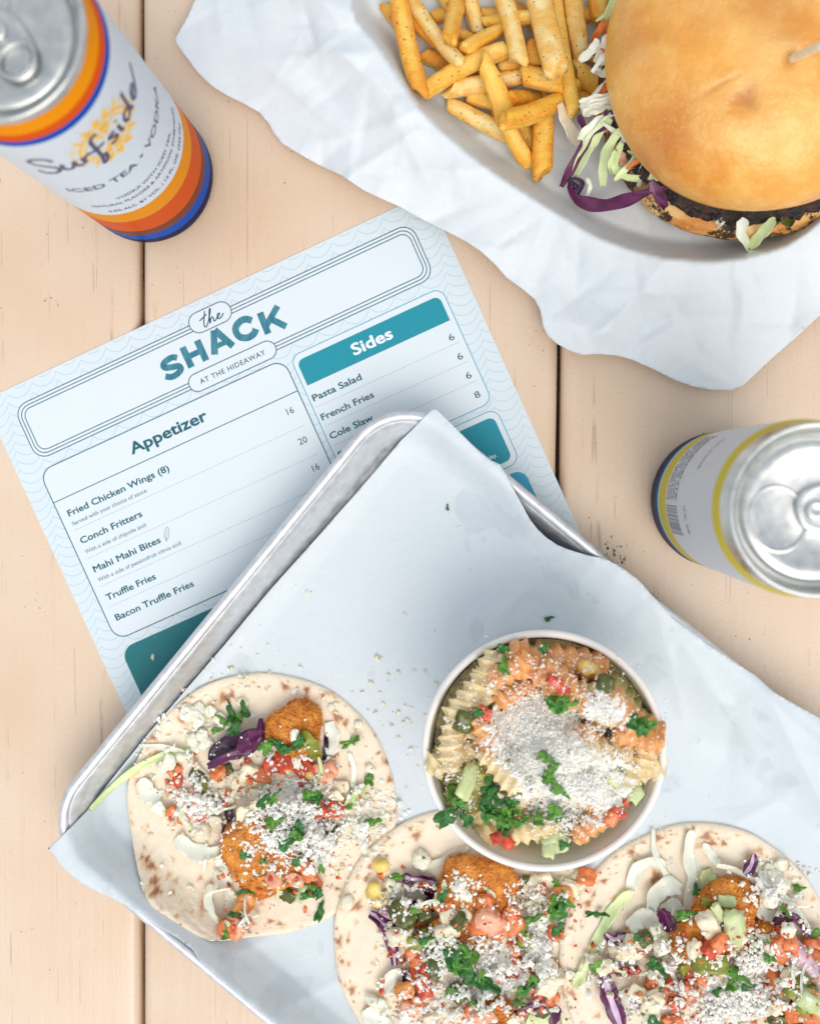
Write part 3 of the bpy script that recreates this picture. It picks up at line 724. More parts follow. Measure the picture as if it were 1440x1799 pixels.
def troot(label, px, py):
    c = W(px, py, 4); return thing('fish_taco', label, 'taco', (float(c[0]), float(c[1]), 3), 'open tacos on the tray')
taco1 = troot('open taco nearest the menu, with two breaded pieces and long pale cabbage shred', 460, 1417)
taco2 = troot('open taco directly below the pasta salad cup, one breaded piece in the middle', 820, 1660)
taco3 = troot('open taco with many white cabbage strips and small breaded piece, right of the cup', 1225, 1695)
tortilla(taco1, 460, 1417, 240, 11, [(392, 1228, 9), (405, 1222, 7), (375, 1234, 5), (500, 1208, 7), (538, 1214, 6), (568, 1222, 6), (319, 1263, 7), (271, 1295, 6), (592, 1263, 8), (606, 1272, 6), (245, 1378, 8, .6), (262, 1506, 6), (270, 1516, 7), (279, 1537, 6), (285, 1550, 6), (474, 1621, 5), (490, 1625, 4), (350, 1545, 5, .5), (412, 1330, 5), (678, 1342, 5), (684, 1372, 5), (690, 1430, 8, .7), (360, 1590, 8, .4), (665, 1325, 4)], [(172, 0.02, 12), (203, -0.025, 9)])
tortilla(taco2, 822, 1661, 243, 23, [(731, 1471, 7), (720, 1458, 4), (627, 1594, 9), (650, 1523, 5), (628, 1540, 4), (594, 1657, 6), (599, 1690, 5), (618, 1742, 6), (655, 1781, 4), (741, 1447, 4, .4), (595, 1725, 5, .5)], [(130, 0.02, 15)])
tortilla(taco3, 1226, 1695, 246, 37, [(1157, 1475, 6), (1129, 1483, 3), (1110, 1500, 6), (1062, 1551, 5), (1043, 1573, 5), (1032, 1588, 6), (1152, 1545, 12), (1242, 1471, 8), (1252, 1483, 6), (1272, 1484, 5), (1003, 1745, 8, .8), (1382, 1518, 5, .5), (1335, 1497, 6, .5), (1003, 1630, 4), (990, 1716, 5)], [])

# ------------------------------------------------------------------ food pieces
def strip(name, parent, pts, wmm, mats, seed=0, thick=0.32, curl=0.8, lift=0.6, wav=0.6, rib=False, dz=None, taper=0.5, zabs=None, rest=True):
    R = np.random.default_rng(seed+int(pts[0][0])*7)
    if zabs is not None: P = [(*W(px, py, z), z) for (px, py), z in zip(pts, zabs)]
    else: P = [P3(px, py, lift, 1.2, 70) for px, py in pts]
    C = catmull(P, 9); n = len(C)
    if zabs is None and rest:
        hz = np.array([hfoot(p[0], p[1], 0.8, 75) for p in C]); C[:, 2] = np.maximum(C[:, 2], hz+0.25)
        C[:, 2] = np.convolve(np.pad(C[:, 2], 3, 'edge'), np.ones(7)/7, 'valid')
    T = np.gradient(C, axis=0); T /= np.maximum(np.linalg.norm(T, axis=1, keepdims=True), 1e-6)
    side = np.cross(T, [0, 0, 1.0]); side /= np.maximum(np.linalg.norm(side, axis=1, keepdims=True), 1e-6)
    up = np.cross(side, T)
    s = np.linspace(0, 1, n); tw = 0.45*np.sin(s*R.uniform(2, 6)+R.uniform(0, 6))
    sd = side*np.cos(tw)[:, None]+up*np.sin(tw)[:, None]; u2 = np.cross(sd, T)*1.0
    wd = wmm*(1-taper*np.abs(2*s-1)**3)*(1+0.12*np.sin(s*17+R.uniform(0, 6)))
    m = 7; cols = np.linspace(-1, 1, m); V = []
    cu = curl*R.uniform(0.6, 1.3)*(1+0.5*np.sin(s*5+R.uniform(0, 6)))
    for side_ in (0, 1):
        for k, q in enumerate(cols):
            edge = wav*0.35*np.sin(s*R.uniform(9, 22)+R.uniform(0, 6))*abs(q)
            tk = thick*(1-0.75*abs(q)**2)/2*(1 if side_ == 0 else -1)
            V.append(C+sd*(wd*q/2)[:, None]+u2*0+up*((cu*(q*q)*wmm*0.25+edge+tk))[:, None])
    V = np.stack(V, 1); V = V.reshape(-1, 3)
    F = []; fm = []; mm = 2*m
    for i in range(n-1):
        for k in range(m-1):
            F.append((i*mm+k, i*mm+k+1, (i+1)*mm+k+1, (i+1)*mm+k)); fm.append(1 if rib and k in (2, 3) else 0)
            F.append((i*mm+m+k, (i+1)*mm+m+k, (i+1)*mm+m+k+1, i*mm+m+k+1)); fm.append(1 if rib and k in (2, 3) else 0)
        F.append((i*mm, (i+1)*mm, (i+1)*mm+m, i*mm+m)); fm.append(0)
        F.append((i*mm+m-1, i*mm+2*m-1, (i+1)*mm+2*m-1, (i+1)*mm+m-1)); fm.append(0)
    F.append(tuple(range(m-1, -1, -1))+tuple(range(m, 2*m))); fm.append(0)
    e = (n-1)*mm; F.append(tuple(e+k for k in range(m))+tuple(e+k for k in range(2*m-1, m-1, -1))); fm.append(0)
    o = obj(name, V, F, mats, parent, fm=fm)
    hverts(V, 1); return o
def blob_mesh(name, mat, sub=3, e=2.6, disp=0.12, sc=1.6, seed=0, shape=(1, 1, 1), oct_=3):
    V, F = ICO[sub]; Vn = V/np.maximum((np.abs(V)**e).sum(1, keepdims=True)**(1/e), 1e-6)
    out = np.empty_like(Vn)
    for i, v in enumerate(Vn): out[i] = v*(1+disp*fbm(v, sc, oct_, seed*3.7+1.3))
    return mesh(name, out*np.array(shape), F, mat)
DICE = {}
for nm, mt in (('tom', M_TOM), ('tomo', M_TOMO), ('tomp', M_TOMP), ('onion', M_ONION), ('onionp', M_ONIONP), ('chile', M_CHIL), ('olive', M_OLIVE), ('corn', M_CORN), ('cuc', M_CUC), ('carrot', M_CARROT), ('cab', M_CAB), ('sauce', M_SAUCE), ('cheese', M_CHEESE2)):
    DICE[nm] = [blob_mesh(nm, mt, 3, 6.5 if nm not in ('corn', 'cheese', 'sauce') else 2.4, 0.30 if nm != 'corn' else 0.1, 1.5, k+len(nm)*5) for k in range(3)]
PNAME = {'tom': 'tomato_piece', 'tomo': 'tomato_piece', 'tomp': 'tomato_piece', 'onion': 'onion_piece', 'onionp': 'onion_piece', 'chile': 'chile_piece', 'olive': 'chile_piece', 'corn': 'corn_kernel', 'cuc': 'cucumber_piece', 'carrot': 'carrot_piece', 'cab': 'cabbage_piece', 'sauce': 'sauce_blob', 'cheese': 'cheese_lump'}
def dice(parent, kind, px, py, a, b=None, c=None, rot=None, tilt=0.35, seed=0):
    """a,b,c full sizes in mm"""
    k_ = 0.86 if kind in ('tom', 'tomo', 'tomp', 'onion', 'corn') else 1.0
    a, b, c = a*k_, b and b*k_, c and c*k_; b = b or a*random.uniform(0.65, 1); c = c or min(a, b)*(0.36 if kind == 'onion' else 0.55)
    x, y, z = P3(px, py, c*0.42, max(a, b)*0.35, 70)
    if parent is not None and parent.name.startswith('pasta_salad'):
        q_ = math.hypot(x-cc[0], y-cc[1]); lm = 40-max(a, b)/2
        if q_ > lm: x, y = cc[0]+(x-cc[0])*lm/q_, cc[1]+(y-cc[1])*lm/q_; z = hfoot(x, y, 2, 70)+c*0.42
    rot = random.uniform(0, 6.28) if rot is None else math.radians(rot)
    o = inst(PNAME[kind], random.choice(DICE[kind]), parent, (x, y, z), (random.uniform(-tilt, tilt), random.uniform(-tilt, tilt), rot), (a/2, b/2, c/2))
    hdome(x, y, max(a, b)*0.42, z, z+c*0.5); return o
def leaf_mesh(name, mat, seed):
    R = np.random.default_rng(seed); n = 28; pts = []
    a = np.linspace(0, 2*np.pi, n, endpoint=False)
    lob = 1+0.26*np.cos(3*a+R.uniform(-0.3, 0.3))+0.13*np.cos(5*a+R.uniform(0, 6))+0.05*np.cos(9*a)
    rings = [0.33, 0.66, 1.0]; V = [(0, 0, 0)]
    for r in rings:
        for t, l in zip(a, lob):
            x, y = r*l*math.cos(t)*0.95, r*l*math.sin(t)*0.62
            V.append((x, y, 0.22*x*x-0.35*y*y+0.12*math.sin(5*t+seed)*r+0.1*math.sin(x*6)))
    F = [(0, 1+k, 1+(k+1) % n) for k in range(n)]
    for q in range(2):
        for k in range(n): F.append((1+q*n+k, 1+(q+1)*n+k, 1+(q+1)*n+(k+1) % n, 1+q*n+(k+1) % n))
    V = np.array(V); m = len(V); V2 = V-np.array([0, 0, 0.06])
    E = [(1+2*n+(k+1) % n, 1+2*n+k, m+1+2*n+k, m+1+2*n+(k+1) % n) for k in range(n)]
    return mesh(name, np.vstack([V, V2]), F+[tuple(i+m for i in f[::-1]) for f in F]+E, mat)
LEAF = [leaf_mesh('cilantro', M_CIL, 1), leaf_mesh('cilantro', M_CIL, 2), leaf_mesh('cilantro', M_CILD, 3), leaf_mesh('cilantro', M_CILD, 4), leaf_mesh('cilantro', M_CIL, 5)]
def cil(parent, px, py, L, wd=None, rot=0, tilt=0.5, k=None, name='cilantro_leaf'):
    wd = wd or L*0.75; x, y, z = P3(px, py, 0.7, L*0.3, 85)
    me = LEAF[k if k is not None else random.randrange(5)]
    o = inst(name, me, parent, (x, y, z+0.3), (random.uniform(-tilt, tilt), random.uniform(-tilt, tilt), math.radians(rot)), (L*0.43, wd*0.43/0.62*0.8, L/2))
    hdome(x, y, L*0.3, z, z+0.5); return o
def cils(parent, px, py, n, spread, L):
    for _ in range(n): cil(parent, px+random.gauss(0, spread), py+random.gauss(0, spread), L*random.uniform(0.7, 1.2), None, random.uniform(0, 360), 0.8)
def chunk(parent, name, px, py, a, b, c, rot, mat, seed, e=3.2, disp=0.16, sub=5, dz=-0.15, taper=0.0, crumbs=True):
    V, F = ICO[sub]; Vn = V/((np.abs(V)**e).sum(1, keepdims=True)**(1/e)); out = np.empty_like(Vn)
    for i, v in enumerate(Vn):
        p = v*np.array([a, b, c])/2
        d = disp*fbm(v, 0.9, 2, seed*5.1)+0.045*fbm(p, 0.30, 3, seed)+0.03*mnoise.noise((p[0]*0.9+seed, p[1]*0.9, p[2]*0.9))+0.015*mnoise.noise((p[0]*2.2, p[1]*2.2+seed, p[2]*2.2))
        out[i] = p*(1+d)*np.array([1, 1-taper*v[0], 1])
    r = math.radians(rot); cr, sr = math.cos(r), math.sin(r)
    x, y, z = P3(px, py, c*(0.5+dz), min(a, b)*0.4, 60)
    Q = np.column_stack([x+out[:, 0]*cr-out[:, 1]*sr, y+out[:, 0]*sr+out[:, 1]*cr, z+out[:, 2]])
    o = obj(name, Q, F, mat, parent); hverts(Q[Q[:, 2] > z], 1)
    if crumbs:
        top = Q[(Q[:, 2] > z-c*0.2)]; R = np.random.default_rng(seed); pk = top[R.choice(len(top), min(900, len(top)))]
        grains_at('breadcrumb_crust', o, pk+R.normal(0, 0.15, pk.shape), R.uniform(0.3, 0.85, len(pk)), mat, 1, seed)
    return o
def grains_at(name, parent, P, r, mat, sub=1, seed=0, flat=0.75, kind='stuff', label=None, cat=None, jag=0.42):
    R = np.random.default_rng(seed+99); V0, F0 = ICO[sub]; V0 = np.array(V0); F0 = np.array(F0); n = len(P); m = len(V0)
    J = 1+R.uniform(-jag, jag, (n, m)); A = R.normal(size=(n, 3, 3)); Qm, _ = np.linalg.qr(A)
    sc = np.stack([R.uniform(0.8, 1.25, n), R.uniform(0.55, 1, n), R.uniform(0.45, flat, n)], 1)*r[:, None]
    V = V0[None]*J[..., None]*sc[:, None, :]; V = np.einsum('nij,nmj->nmi', Qm, V)+P[:, None, :]
    F = F0[None]+(np.arange(n)*m)[:, None, None]
    if parent is None:
        o = obj(name, V.reshape(-1, 3), F.reshape(-1, 3), mat, org=tuple(P.mean(0))); tag(o, label, cat, kind=kind)
    else: o = obj(name, V.reshape(-1, 3), F.reshape(-1, 3), mat, parent, kind=kind, smooth=False)
    return o
def grains(name, parent, regions, mat, seed, r0=0.35, r1=0.9, sub=1, sink=0.25, clump=0.0, pw=2.0, **k):
    """regions: (px,py,sx,sy,rotdeg,n); gaussians in photo pixels, grains dropped on what lies below"""
    R = np.random.default_rng(seed); P = []; rr = []
    for (px, py, sx, sy, rot, n) in regions:
        if n >= 100 and Z0 < 20: n = int(n*1.35)
        a = math.radians(rot); nc = max(1, int(n/12)); cl = R.normal(size=(nc, 2))
        for i in range(n):
            if R.uniform() < clump: g0 = cl[R.integers(nc)]+R.normal(0, 0.10, 2)
            else: g0 = R.normal(size=2)
            gx, gy = np.clip(g0, -2.2, 2.2)*np.array([sx, sy]); qx = px+gx*math.cos(a)-gy*math.sin(a); qy = py+gx*math.sin(a)+gy*math.cos(a)
            r = r0+(r1-r0)*R.uniform()**pw; x, y = W(qx, qy, max(Z0, 14.0)); z = hfoot(x, y, r*0.6, 60); x, y = W(qx, qy, z); x = float(x); y = float(y)
            z = hfoot(x, y, r*0.6, 55)+r*(0.6-sink)
            P.append((x, y, z)); rr.append(r); hdome(x, y, r*0.9, z-r*0.2, z+r*0.62)
    return grains_at(name, parent, np.array(P), np.array(rr), mat, sub, seed, **k)

exec_food = True
# ---- taco 1
def heap(parent, regions, mat, seed, thr=0.42, h=1.6):
    for ri, (px, py, sx, sy, rot) in enumerate(regions):
        z0 = P3(px, py, 0)[2]; c = W(px, py, z0); k = (CAMH-z0)/FPX; sx, sy = sx*k, sy*k; a = -math.radians(rot); ca, sa = math.cos(a), math.sin(a)
        st = 0.55; ext = 1.9*max(sx, sy); m = int(2*ext/st)+1
        X, Y = np.meshgrid(np.linspace(-ext, ext, m), np.linspace(-ext, ext, m), indexing='ij')
        u = (X*ca+Y*sa)/sx; v = (-X*sa+Y*ca)/sy; g = np.exp(-(u*u+v*v)/2)
        x, y = c[0]+X, c[1]+Y; nz = np.zeros(X.shape)
        for i in range(m):
            for j in range(m):
                if g[i, j] > 0.12: p = (x[i, j]*0.33+seed, y[i, j]*0.33+ri, 3.1); nz[i, j] = 0.6*mnoise.noise(p)+0.5*mnoise.noise((p[0]*2.7, p[1]*2.7, 7.7))+0.35*mnoise.noise((p[0]*7, p[1]*7, 1.7))
        f = g+0.55*nz-thr; i_, j_ = hidx(x, y); hz = blur(HF[i_.min():i_.max()+2, j_.min():j_.max()+2], 1)[i_-i_.min(), j_-j_.min()]
        z = hz+np.clip(f*2.2, -0.5, 0.35*h)+0.45*nz*np.clip(f*4, 0, 1)+h*0.3*np.clip(f, 0, 1)
        on = f > 0; cell = on[:-1, :-1] | on[1:, :-1] | on[:-1, 1:] | on[1:, 1:]
        idx = np.arange(m*m).reshape(m, m); F = np.stack([idx[:-1, :-1][cell], idx[1:, :-1][cell], idx[1:, 1:][cell], idx[:-1, 1:][cell]], -1)
        V = np.column_stack([x.ravel(), y.ravel(), z.ravel()]); used = np.unique(F); mp = np.full(m*m, -1); mp[used] = np.arange(len(used))
        obj('cheese_heap', V[used], mp[F], mat, parent, kind='stuff'); hverts(V[used][z.ravel()[used] > hz.ravel()[used]], 1)
def filling(T, regions, seed):
    R = np.random.default_rng(seed)
    for nm, mt, k, r0, r1 in (('tomato_bits', M_TOMO, 0.9, 0.5, 1.5), ('tomato_pulp', M_TOM, 0.5, 0.4, 1.2), ('onion_bits', M_ONION, 1.2, 0.5, 1.6), ('herb_bits', M_CIL, 0.7, 0.25, 0.7)):
        grains(nm, T, [(a, b, c, d, e, max(4, int(n*k))) for a, b, c, d, e, n in regions], mt, seed+len(nm), r0, r1, sub=2, sink=0.4, clump=0.3, pw=1.5, jag=0.2)
    for a, b, c, d, e, n in regions:
        for _ in range(max(2, n//14)):
            x, y = a+R.normal()*c*0.9, b+R.normal()*d*0.9; t = R.uniform(0, 6.28); L = R.uniform(12, 30); q = R.uniform(-9, 9)
            strip('cabbage_shred' , T, [(x-L*math.cos(t), y-L*math.sin(t)), (x+q*math.sin(t), y-q*math.cos(t)), (x+L*math.cos(t), y+L*math.sin(t))], R.uniform(1.0, 2.2), [M_CAB if R.uniform() < 0.7 else M_CABG], int(R.integers(9999)))
T = taco1
strip('cabbage_shred', T, [(158, 1424), (200, 1382), (248, 1345), (300, 1322), (338, 1318)], 3.4, [M_CABG], 1)
strip('cabbage_shred', T, [(244, 1310), (285, 1312), (322, 1322), (350, 1348), (372, 1372)], 2.6, [M_CAB], 2)
strip('cabbage_shred', T, [(310, 1470), (335, 1490), (368, 1500), (404, 1492)], 7.5, [M_CAB], 3, curl=0.5)
strip('cabbage_shred', T, [(398, 1500), (390, 1530), (400, 1556)], 8.5, [M_CAB], 4)
strip('cabbage_shred', T, [(372, 1552), (366, 1580), (374, 1606), (388, 1618)], 4.2, [M_CAB], 5)
strip('cabbage_shred', T, [(402, 1560), (408, 1585), (402, 1612)], 5.5, [M_CAB], 6)
strip('cabbage_shred', T, [(362, 1508), (358, 1534)], 1.8, [M_CAB], 61)
strip('cabbage_shred', T, [(253, 1366), (262, 1392), (283, 1402)], 7.8, [M_CAB], 7, curl=0.9)
strip('cabbage_shred', T, [(272, 1412), (290, 1430)], 6, [M_CAB], 8)
strip('purple_cabbage_shred', T, [(372, 1338), (392, 1312), (425, 1298), (458, 1290)], 8.0, [M_PURD], 9, curl=0.9, lift=2.5)
strip('purple_cabbage_shred', T, [(366, 1345), (400, 1330), (438, 1318), (456, 1298), (460, 1262)], 4.4, [M_PUR], 10, curl=0.9, lift=4)
strip('purple_cabbage_shred', T, [(420, 1322), (436, 1296), (460, 1286)], 5.6, [M_PUR], 12, lift=5)
strip('purple_cabbage_shred', T, [(400, 1418), (404, 1440), (394, 1466)], 4.0, [M_PURD], 13, lift=2)
chunk(T, 'fish_piece', 519, 1276, 24, 21, 11, 55, M_BREAD, 1, taper=0.25)
chunk(T, 'fish_piece', 478, 1490, 40, 37, 14, 30, M_BREAD, 2)
strip('purple_cabbage_shred', T, [(572, 1290), (573, 1315), (568, 1335)], 2.4, [M_PURD], 14)
strip('cabbage_shred', T, [(578, 1268), (584, 1300), (580, 1326)], 6.4, [M_CAB], 15, curl=0.3)
strip('cabbage_shred', T, [(575, 1332), (584, 1345)], 5.0, [M_CAB], 16)
strip('cabbage_shred', T, [(612, 1322), (622, 1350), (619, 1385)], 2.5, [M_CAB], 17)
strip('cabbage_shred', T, [(640, 1380), (622, 1402), (606, 1425)], 5.0, [M_CABG], 18)
strip('cabbage_shred', T, [(618, 1440), (634, 1465), (642, 1500)], 4.0, [M_CAB], 19)
strip('chile_strip', T, [(530, 1284), (545, 1305), (558, 1330)], 6.0, [M_CHIL], 20, lift=2)
for d in [('tomo', 383, 1356, 8), ('tomo', 308, 1354, 7), ('tom', 312, 1372, 6), ('tomp', 300, 1388, 7), ('tom', 340, 1420, 6), ('tomo', 322, 1438, 6), ('tom', 352, 1432, 6), ('tomo', 300, 1425, 5), ('tomp', 345, 1398, 8),
          ('tom', 500, 1336, 11), ('tom', 478, 1345, 9), ('tom', 536, 1352, 10), ('tomp', 560, 1358, 9), ('tomp', 580, 1352, 8), ('tomo', 462, 1362, 8), ('tom', 552, 1422, 10), ('tom', 590, 1420, 8), ('tomo', 575, 1430, 7),
          ('tomo', 541, 1530, 10), ('tomo', 548, 1552, 9), ('tomp', 520, 1545, 8), ('tomp', 480, 1545, 8), ('sauce', 432, 1585, 11), ('sauce', 420, 1602, 9), ('tomp', 412, 1628, 11), ('tomo', 398, 1632, 8), ('tomp', 430, 1622, 8),
          ('onion', 440, 1360, 10), ('onion', 420, 1390, 9), ('onion', 445, 1400, 9), ('onion', 400, 1400, 8), ('onion', 430, 1430, 8), ('onion', 380, 1448, 9), ('onion', 355, 1460, 8), ('onion', 418, 1370, 8), ('onion', 454, 1420, 8), ('onion', 600, 1382, 8), ('onion', 590, 1400, 7), ('onion', 530, 1560, 8),
          ('cuc', 520, 1565, 9), ('olive', 505, 1572, 7), ('chile', 372, 1410, 5), ('corn', 543, 1362, 4), ('corn', 588, 1475, 6), ('olive', 582, 1460, 6), ('olive', 345, 1362, 6), ('chile', 352, 1376, 6), ('tom', 432, 1340, 5), ('corn', 505, 1352, 4), ('olive', 402, 1352, 5)]: dice(T, *d)
for p in [(330, 1252, 7), (350, 1246, 6), (345, 1262, 8), (368, 1250, 6), (385, 1262, 6), (395, 1272, 5), (338, 1298, 6), (356, 1292, 6), (362, 1306, 7), (345, 1312, 5), (298, 1338, 7), (286, 1346, 6), (318, 1330, 5), (518, 1292, 6), (521, 1338, 6), (582, 1242, 4), (426, 1234, 5), (630, 1272, 4), (650, 1350, 5), (636, 1445, 4), (672, 1455, 4)]: dice(T, 'cheese', p[0], p[1], p[2])
filling(T, [(345, 1400, 36, 34, 0, 60), (500, 1380, 70, 30, 0, 60), (470, 1545, 60, 24, 0, 40), (560, 1470, 40, 40, 0, 40), (420, 1620, 18, 12, 0, 12)], 611)
heap(T, [(508, 1440, 42, 34, -20), (545, 1490, 28, 34, -35), (345, 1418, 22, 20, 40)], M_CHEESE, 3)
grains('cheese_crumb', T, [(508, 1440, 40, 32, -20, 900), (478, 1462, 40, 26, 0, 260), (540, 1400, 34, 16, 10, 220), (540, 1482, 34, 32, -35, 600), (345, 1412, 28, 24, 40, 330), (330, 1370, 26, 20, 20, 120), (655, 1425, 24, 24, -50, 260), (620, 1470, 26, 36, -30, 150), (360, 1275, 26, 24, 0, 150), (460, 1400, 100, 90, 0, 260), (505, 1340, 30, 16, 0, 90)], M_CHEESE, 101, 0.2, 1.45, clump=0.5, pw=2.6, sink=0.4)
for c in [(404, 1252, 12, 5, 100), (418, 1262, 9, 5, 60), (430, 1248, 10, 5, 110), (412, 1280, 8, 6, 60), (380, 1283, 6, 4, 10), (392, 1268, 8, 5, 130), (617, 1303, 13, 6, 30), (649, 1368, 8, 6, 80), (468, 1312, 9, 8, 40), (490, 1308, 10, 7, 150), (505, 1318, 9, 6, 20), (527, 1302, 9, 7, 70), (545, 1398, 11, 8, 10), (558, 1404, 8, 6, 30), (464, 1408, 9, 6, 60), (480, 1404, 8, 5, 60), (481, 1444, 10, 7, 20), (524, 1455, 13, 8, 70), (520, 1470, 8, 7, 0), (502, 1482, 9, 7, 30), (430, 1503, 6, 5, 0), (523, 1513, 7, 5, 60), (464, 1515, 5, 4, 0), (655, 1444, 10, 5, 20), (545, 1560, 10, 7, 30), (560, 1568, 9, 6, 60), (538, 1575, 8, 5, 10), (562, 1602, 11, 5, 75), (564, 1525, 6, 4, 90), (412, 1606, 8, 3, 0), (430, 1568, 9, 3, 5), (395, 1640, 8, 4, 80), (615, 1416, 6, 3, 45)]: cil(T, *c)
# ---- taco 2
T = taco2
strip('cabbage_shred', T, [(738, 1530), (775, 1512), (822, 1488)], 4.0, [M_CAB], 31, curl=0.4)
strip('cabbage_shred', T, [(668, 1742), (692, 1712), (715, 1720), (722, 1760), (705, 1800)], 8, [M_CAB], 32)
strip('cabbage_shred', T, [(640, 1772), (670, 1800), (690, 1830)], 9, [M_CAB], 33)
strip('cabbage_shred', T, [(925, 1790), (950, 1798), (985, 1790)], 9, [M_CABG], 34)
strip('cabbage_shred', T, [(905, 1770), (915, 1762), (935, 1766)], 5, [M_CABG], 35)
strip('purple_cabbage_shred', T, [(708, 1540), (735, 1546), (765, 1552)], 6.5, [M_PUR, M_PURW], 36, rib=True, lift=2)
strip('purple_cabbage_shred', T, [(742, 1550), (760, 1572), (752, 1600)], 6.0, [M_PURD], 37, lift=2)
strip('purple_cabbage_shred', T, [(700, 1600), (728, 1590), (760, 1582)], 5.0, [M_PURD], 38, lift=2)
strip('purple_cabbage_shred', T, [(650, 1603), (676, 1622), (688, 1655), (694, 1694)], 5.8, [M_PUR, M_PURW], 39, rib=True, lift=2)
strip('purple_cabbage_shred', T, [(664, 1600), (690, 1614), (700, 1632)], 6, [M_PUR, M_PURW], 40, rib=True, lift=3)
strip('purple_cabbage_shred', T, [(713, 1700), (710, 1716), (716, 1730)], 2.5, [M_PURD], 41)
strip('purple_cabbage_shred', T, [(896, 1792), (915, 1775), (945, 1766), (978, 1764)], 3.6, [M_PUR, M_PURW], 42, rib=True, lift=2)
strip('purple_cabbage_shred', T, [(968, 1799), (975, 1785), (980, 1768)], 4, [M_PUR], 43, lift=1.5)
chunk(T, 'fish_piece', 838, 1568, 34, 29, 13, -12, M_BREAD, 4)
chunk(T, 'fish_piece', 800, 1640, 26, 22, 10, 40, M_BREAD, 5)
chunk(T, 'fish_piece', 874, 1782, 12, 14, 8, 0, M_BREAD, 51)
for d in [('tomo', 733, 1625, 9), ('tom', 726, 1615, 7), ('tomp', 860, 1616, 15, 11, 8), ('tomo', 842, 1628, 9), ('tomo', 897, 1604, 8), ('tomo', 880, 1635, 10), ('tomo', 900, 1622, 10), ('tomo', 852, 1585, 8), ('tom', 742, 1725, 16, 8, 6, 110), ('tom', 752, 1700, 8), ('tomo', 735, 1690, 8), ('tomo', 728, 1670, 8), ('tom', 745, 1680, 6), ('onion', 705, 1645, 9, 14, 7, 100), ('onion', 790, 1610, 9), ('onion', 812, 1612, 9), ('onion', 785, 1636, 12, 8, 6, 30),
          ('onion', 682, 1572, 9), ('onion', 700, 1580, 8), ('corn', 669, 1521, 9, 7, 5), ('corn', 662, 1578, 13, 8, 4, -40), ('corn', 658, 1562, 8), ('olive', 707, 1606, 12, 9, 7), ('olive', 745, 1600, 8), ('olive', 765, 1682, 9), ('olive', 770, 1700, 10), ('chile', 740, 1648, 8, 5, 4), ('chile', 725, 1655, 6), ('chile', 922, 1650, 7, 5, 4, 60), ('olive', 803, 1745, 8), ('olive', 920, 1555, 8), ('chile', 780, 1655, 8), ('olive', 806, 1620, 5, 8, 4),
          ('tomp', 850, 1785, 10), ('tomp', 720, 1770, 9), ('tomo', 735, 1762, 8), ('tomo', 832, 1778, 9), ('tomo', 905, 1668, 7), ('tom', 930, 1700, 7), ('tomo', 925, 1730, 8), ('tom', 945, 1745, 7), ('tomp', 955, 1725, 9), ('tomo', 975, 1640, 8), ('tomo', 970, 1755, 8), ('tom', 912, 1690, 6), ('onion', 940, 1560, 11), ('onion', 955, 1550, 10), ('onion', 995, 1560, 11), ('onion', 1015, 1548, 10), ('sauce', 985, 1575, 10), ('tomo', 1030, 1540, 9), ('onion', 965, 1725, 10, 14, 8), ('onion', 960, 1702, 10), ('onion', 905, 1800, 9), ('onion', 760, 1790, 9), ('sauce', 710, 1740, 9), ('tomo', 875, 1710, 8), ('tom', 845, 1695, 6), ('tom', 900, 1720, 6)]: dice(T, *d)
for p in [(808, 1555, 5), (800, 1562, 4), (862, 1570, 4), (816, 1572, 5), (740, 1510, 9), (940, 1600, 7), (950, 1615, 6), (930, 1590, 6), (965, 1600, 6), (668, 1768, 8), (655, 1760, 7), (610, 1585, 6), (685, 1552, 6), (700, 1560, 6), (888, 1628, 4)]: dice(T, 'cheese', *p)
filling(T, [(780, 1670, 50, 50, 0, 80), (900, 1680, 50, 60, 0, 80), (830, 1770, 80, 24, 0, 60), (715, 1580, 30, 26, 0, 30), (970, 1570, 40, 18, 0, 30)], 622)
heap(T, [(860, 1705, 44, 26, 10), (800, 1682, 24, 14, 20), (945, 1660, 14, 44, -12)], M_CHEESE, 5)
grains('cheese_crumb', T, [(860, 1700, 42, 26, 10, 950), (800, 1680, 28, 18, 20, 300), (945, 1660, 18, 52, -12, 560), (760, 1735, 26, 24, 0, 200), (815, 1556, 18, 12, 0, 130), (705, 1572, 26, 16, 0, 200), (720, 1650, 26, 40, 0, 200), (800, 1770, 60, 22, 0, 380), (940, 1575, 34, 16, 0, 180), (840, 1650, 80, 70, 0, 250), (730, 1760, 30, 20, 0, 150)], M_CHEESE, 202, 0.2, 1.45, clump=0.5, pw=2.6, sink=0.4)
for c in [(800, 1682, 15, 12, 20), (816, 1694, 14, 12, 70), (824, 1680, 12, 9, 130), (806, 1700, 9, 8, 0), (832, 1722, 12, 8, -30), (858, 1730, 14, 7, -15), (846, 1712, 9, 5, 80), (980, 1588, 13, 11, 0), (984, 1600, 10, 9, 60), (974, 1604, 9, 8, 10), (982, 1632, 9, 7, 70), (930, 1620, 16, 6, 35), (975, 1553, 8, 5, 95), (778, 1575, 8, 5, 60), (744, 1507, 2, 2, 0), (925, 1735, 9, 6, 40), (938, 1722, 8, 6, 0), (915, 1742, 7, 6, 100), (746, 1652, 8, 5, 20), (832, 1762, 5, 3, 0), (700, 1540, 9, 4, 10), (728, 1600, 6, 4, 0), (792, 1742, 9, 5, 0), (912, 1762, 8, 3, 5)]: cil(T, *c)
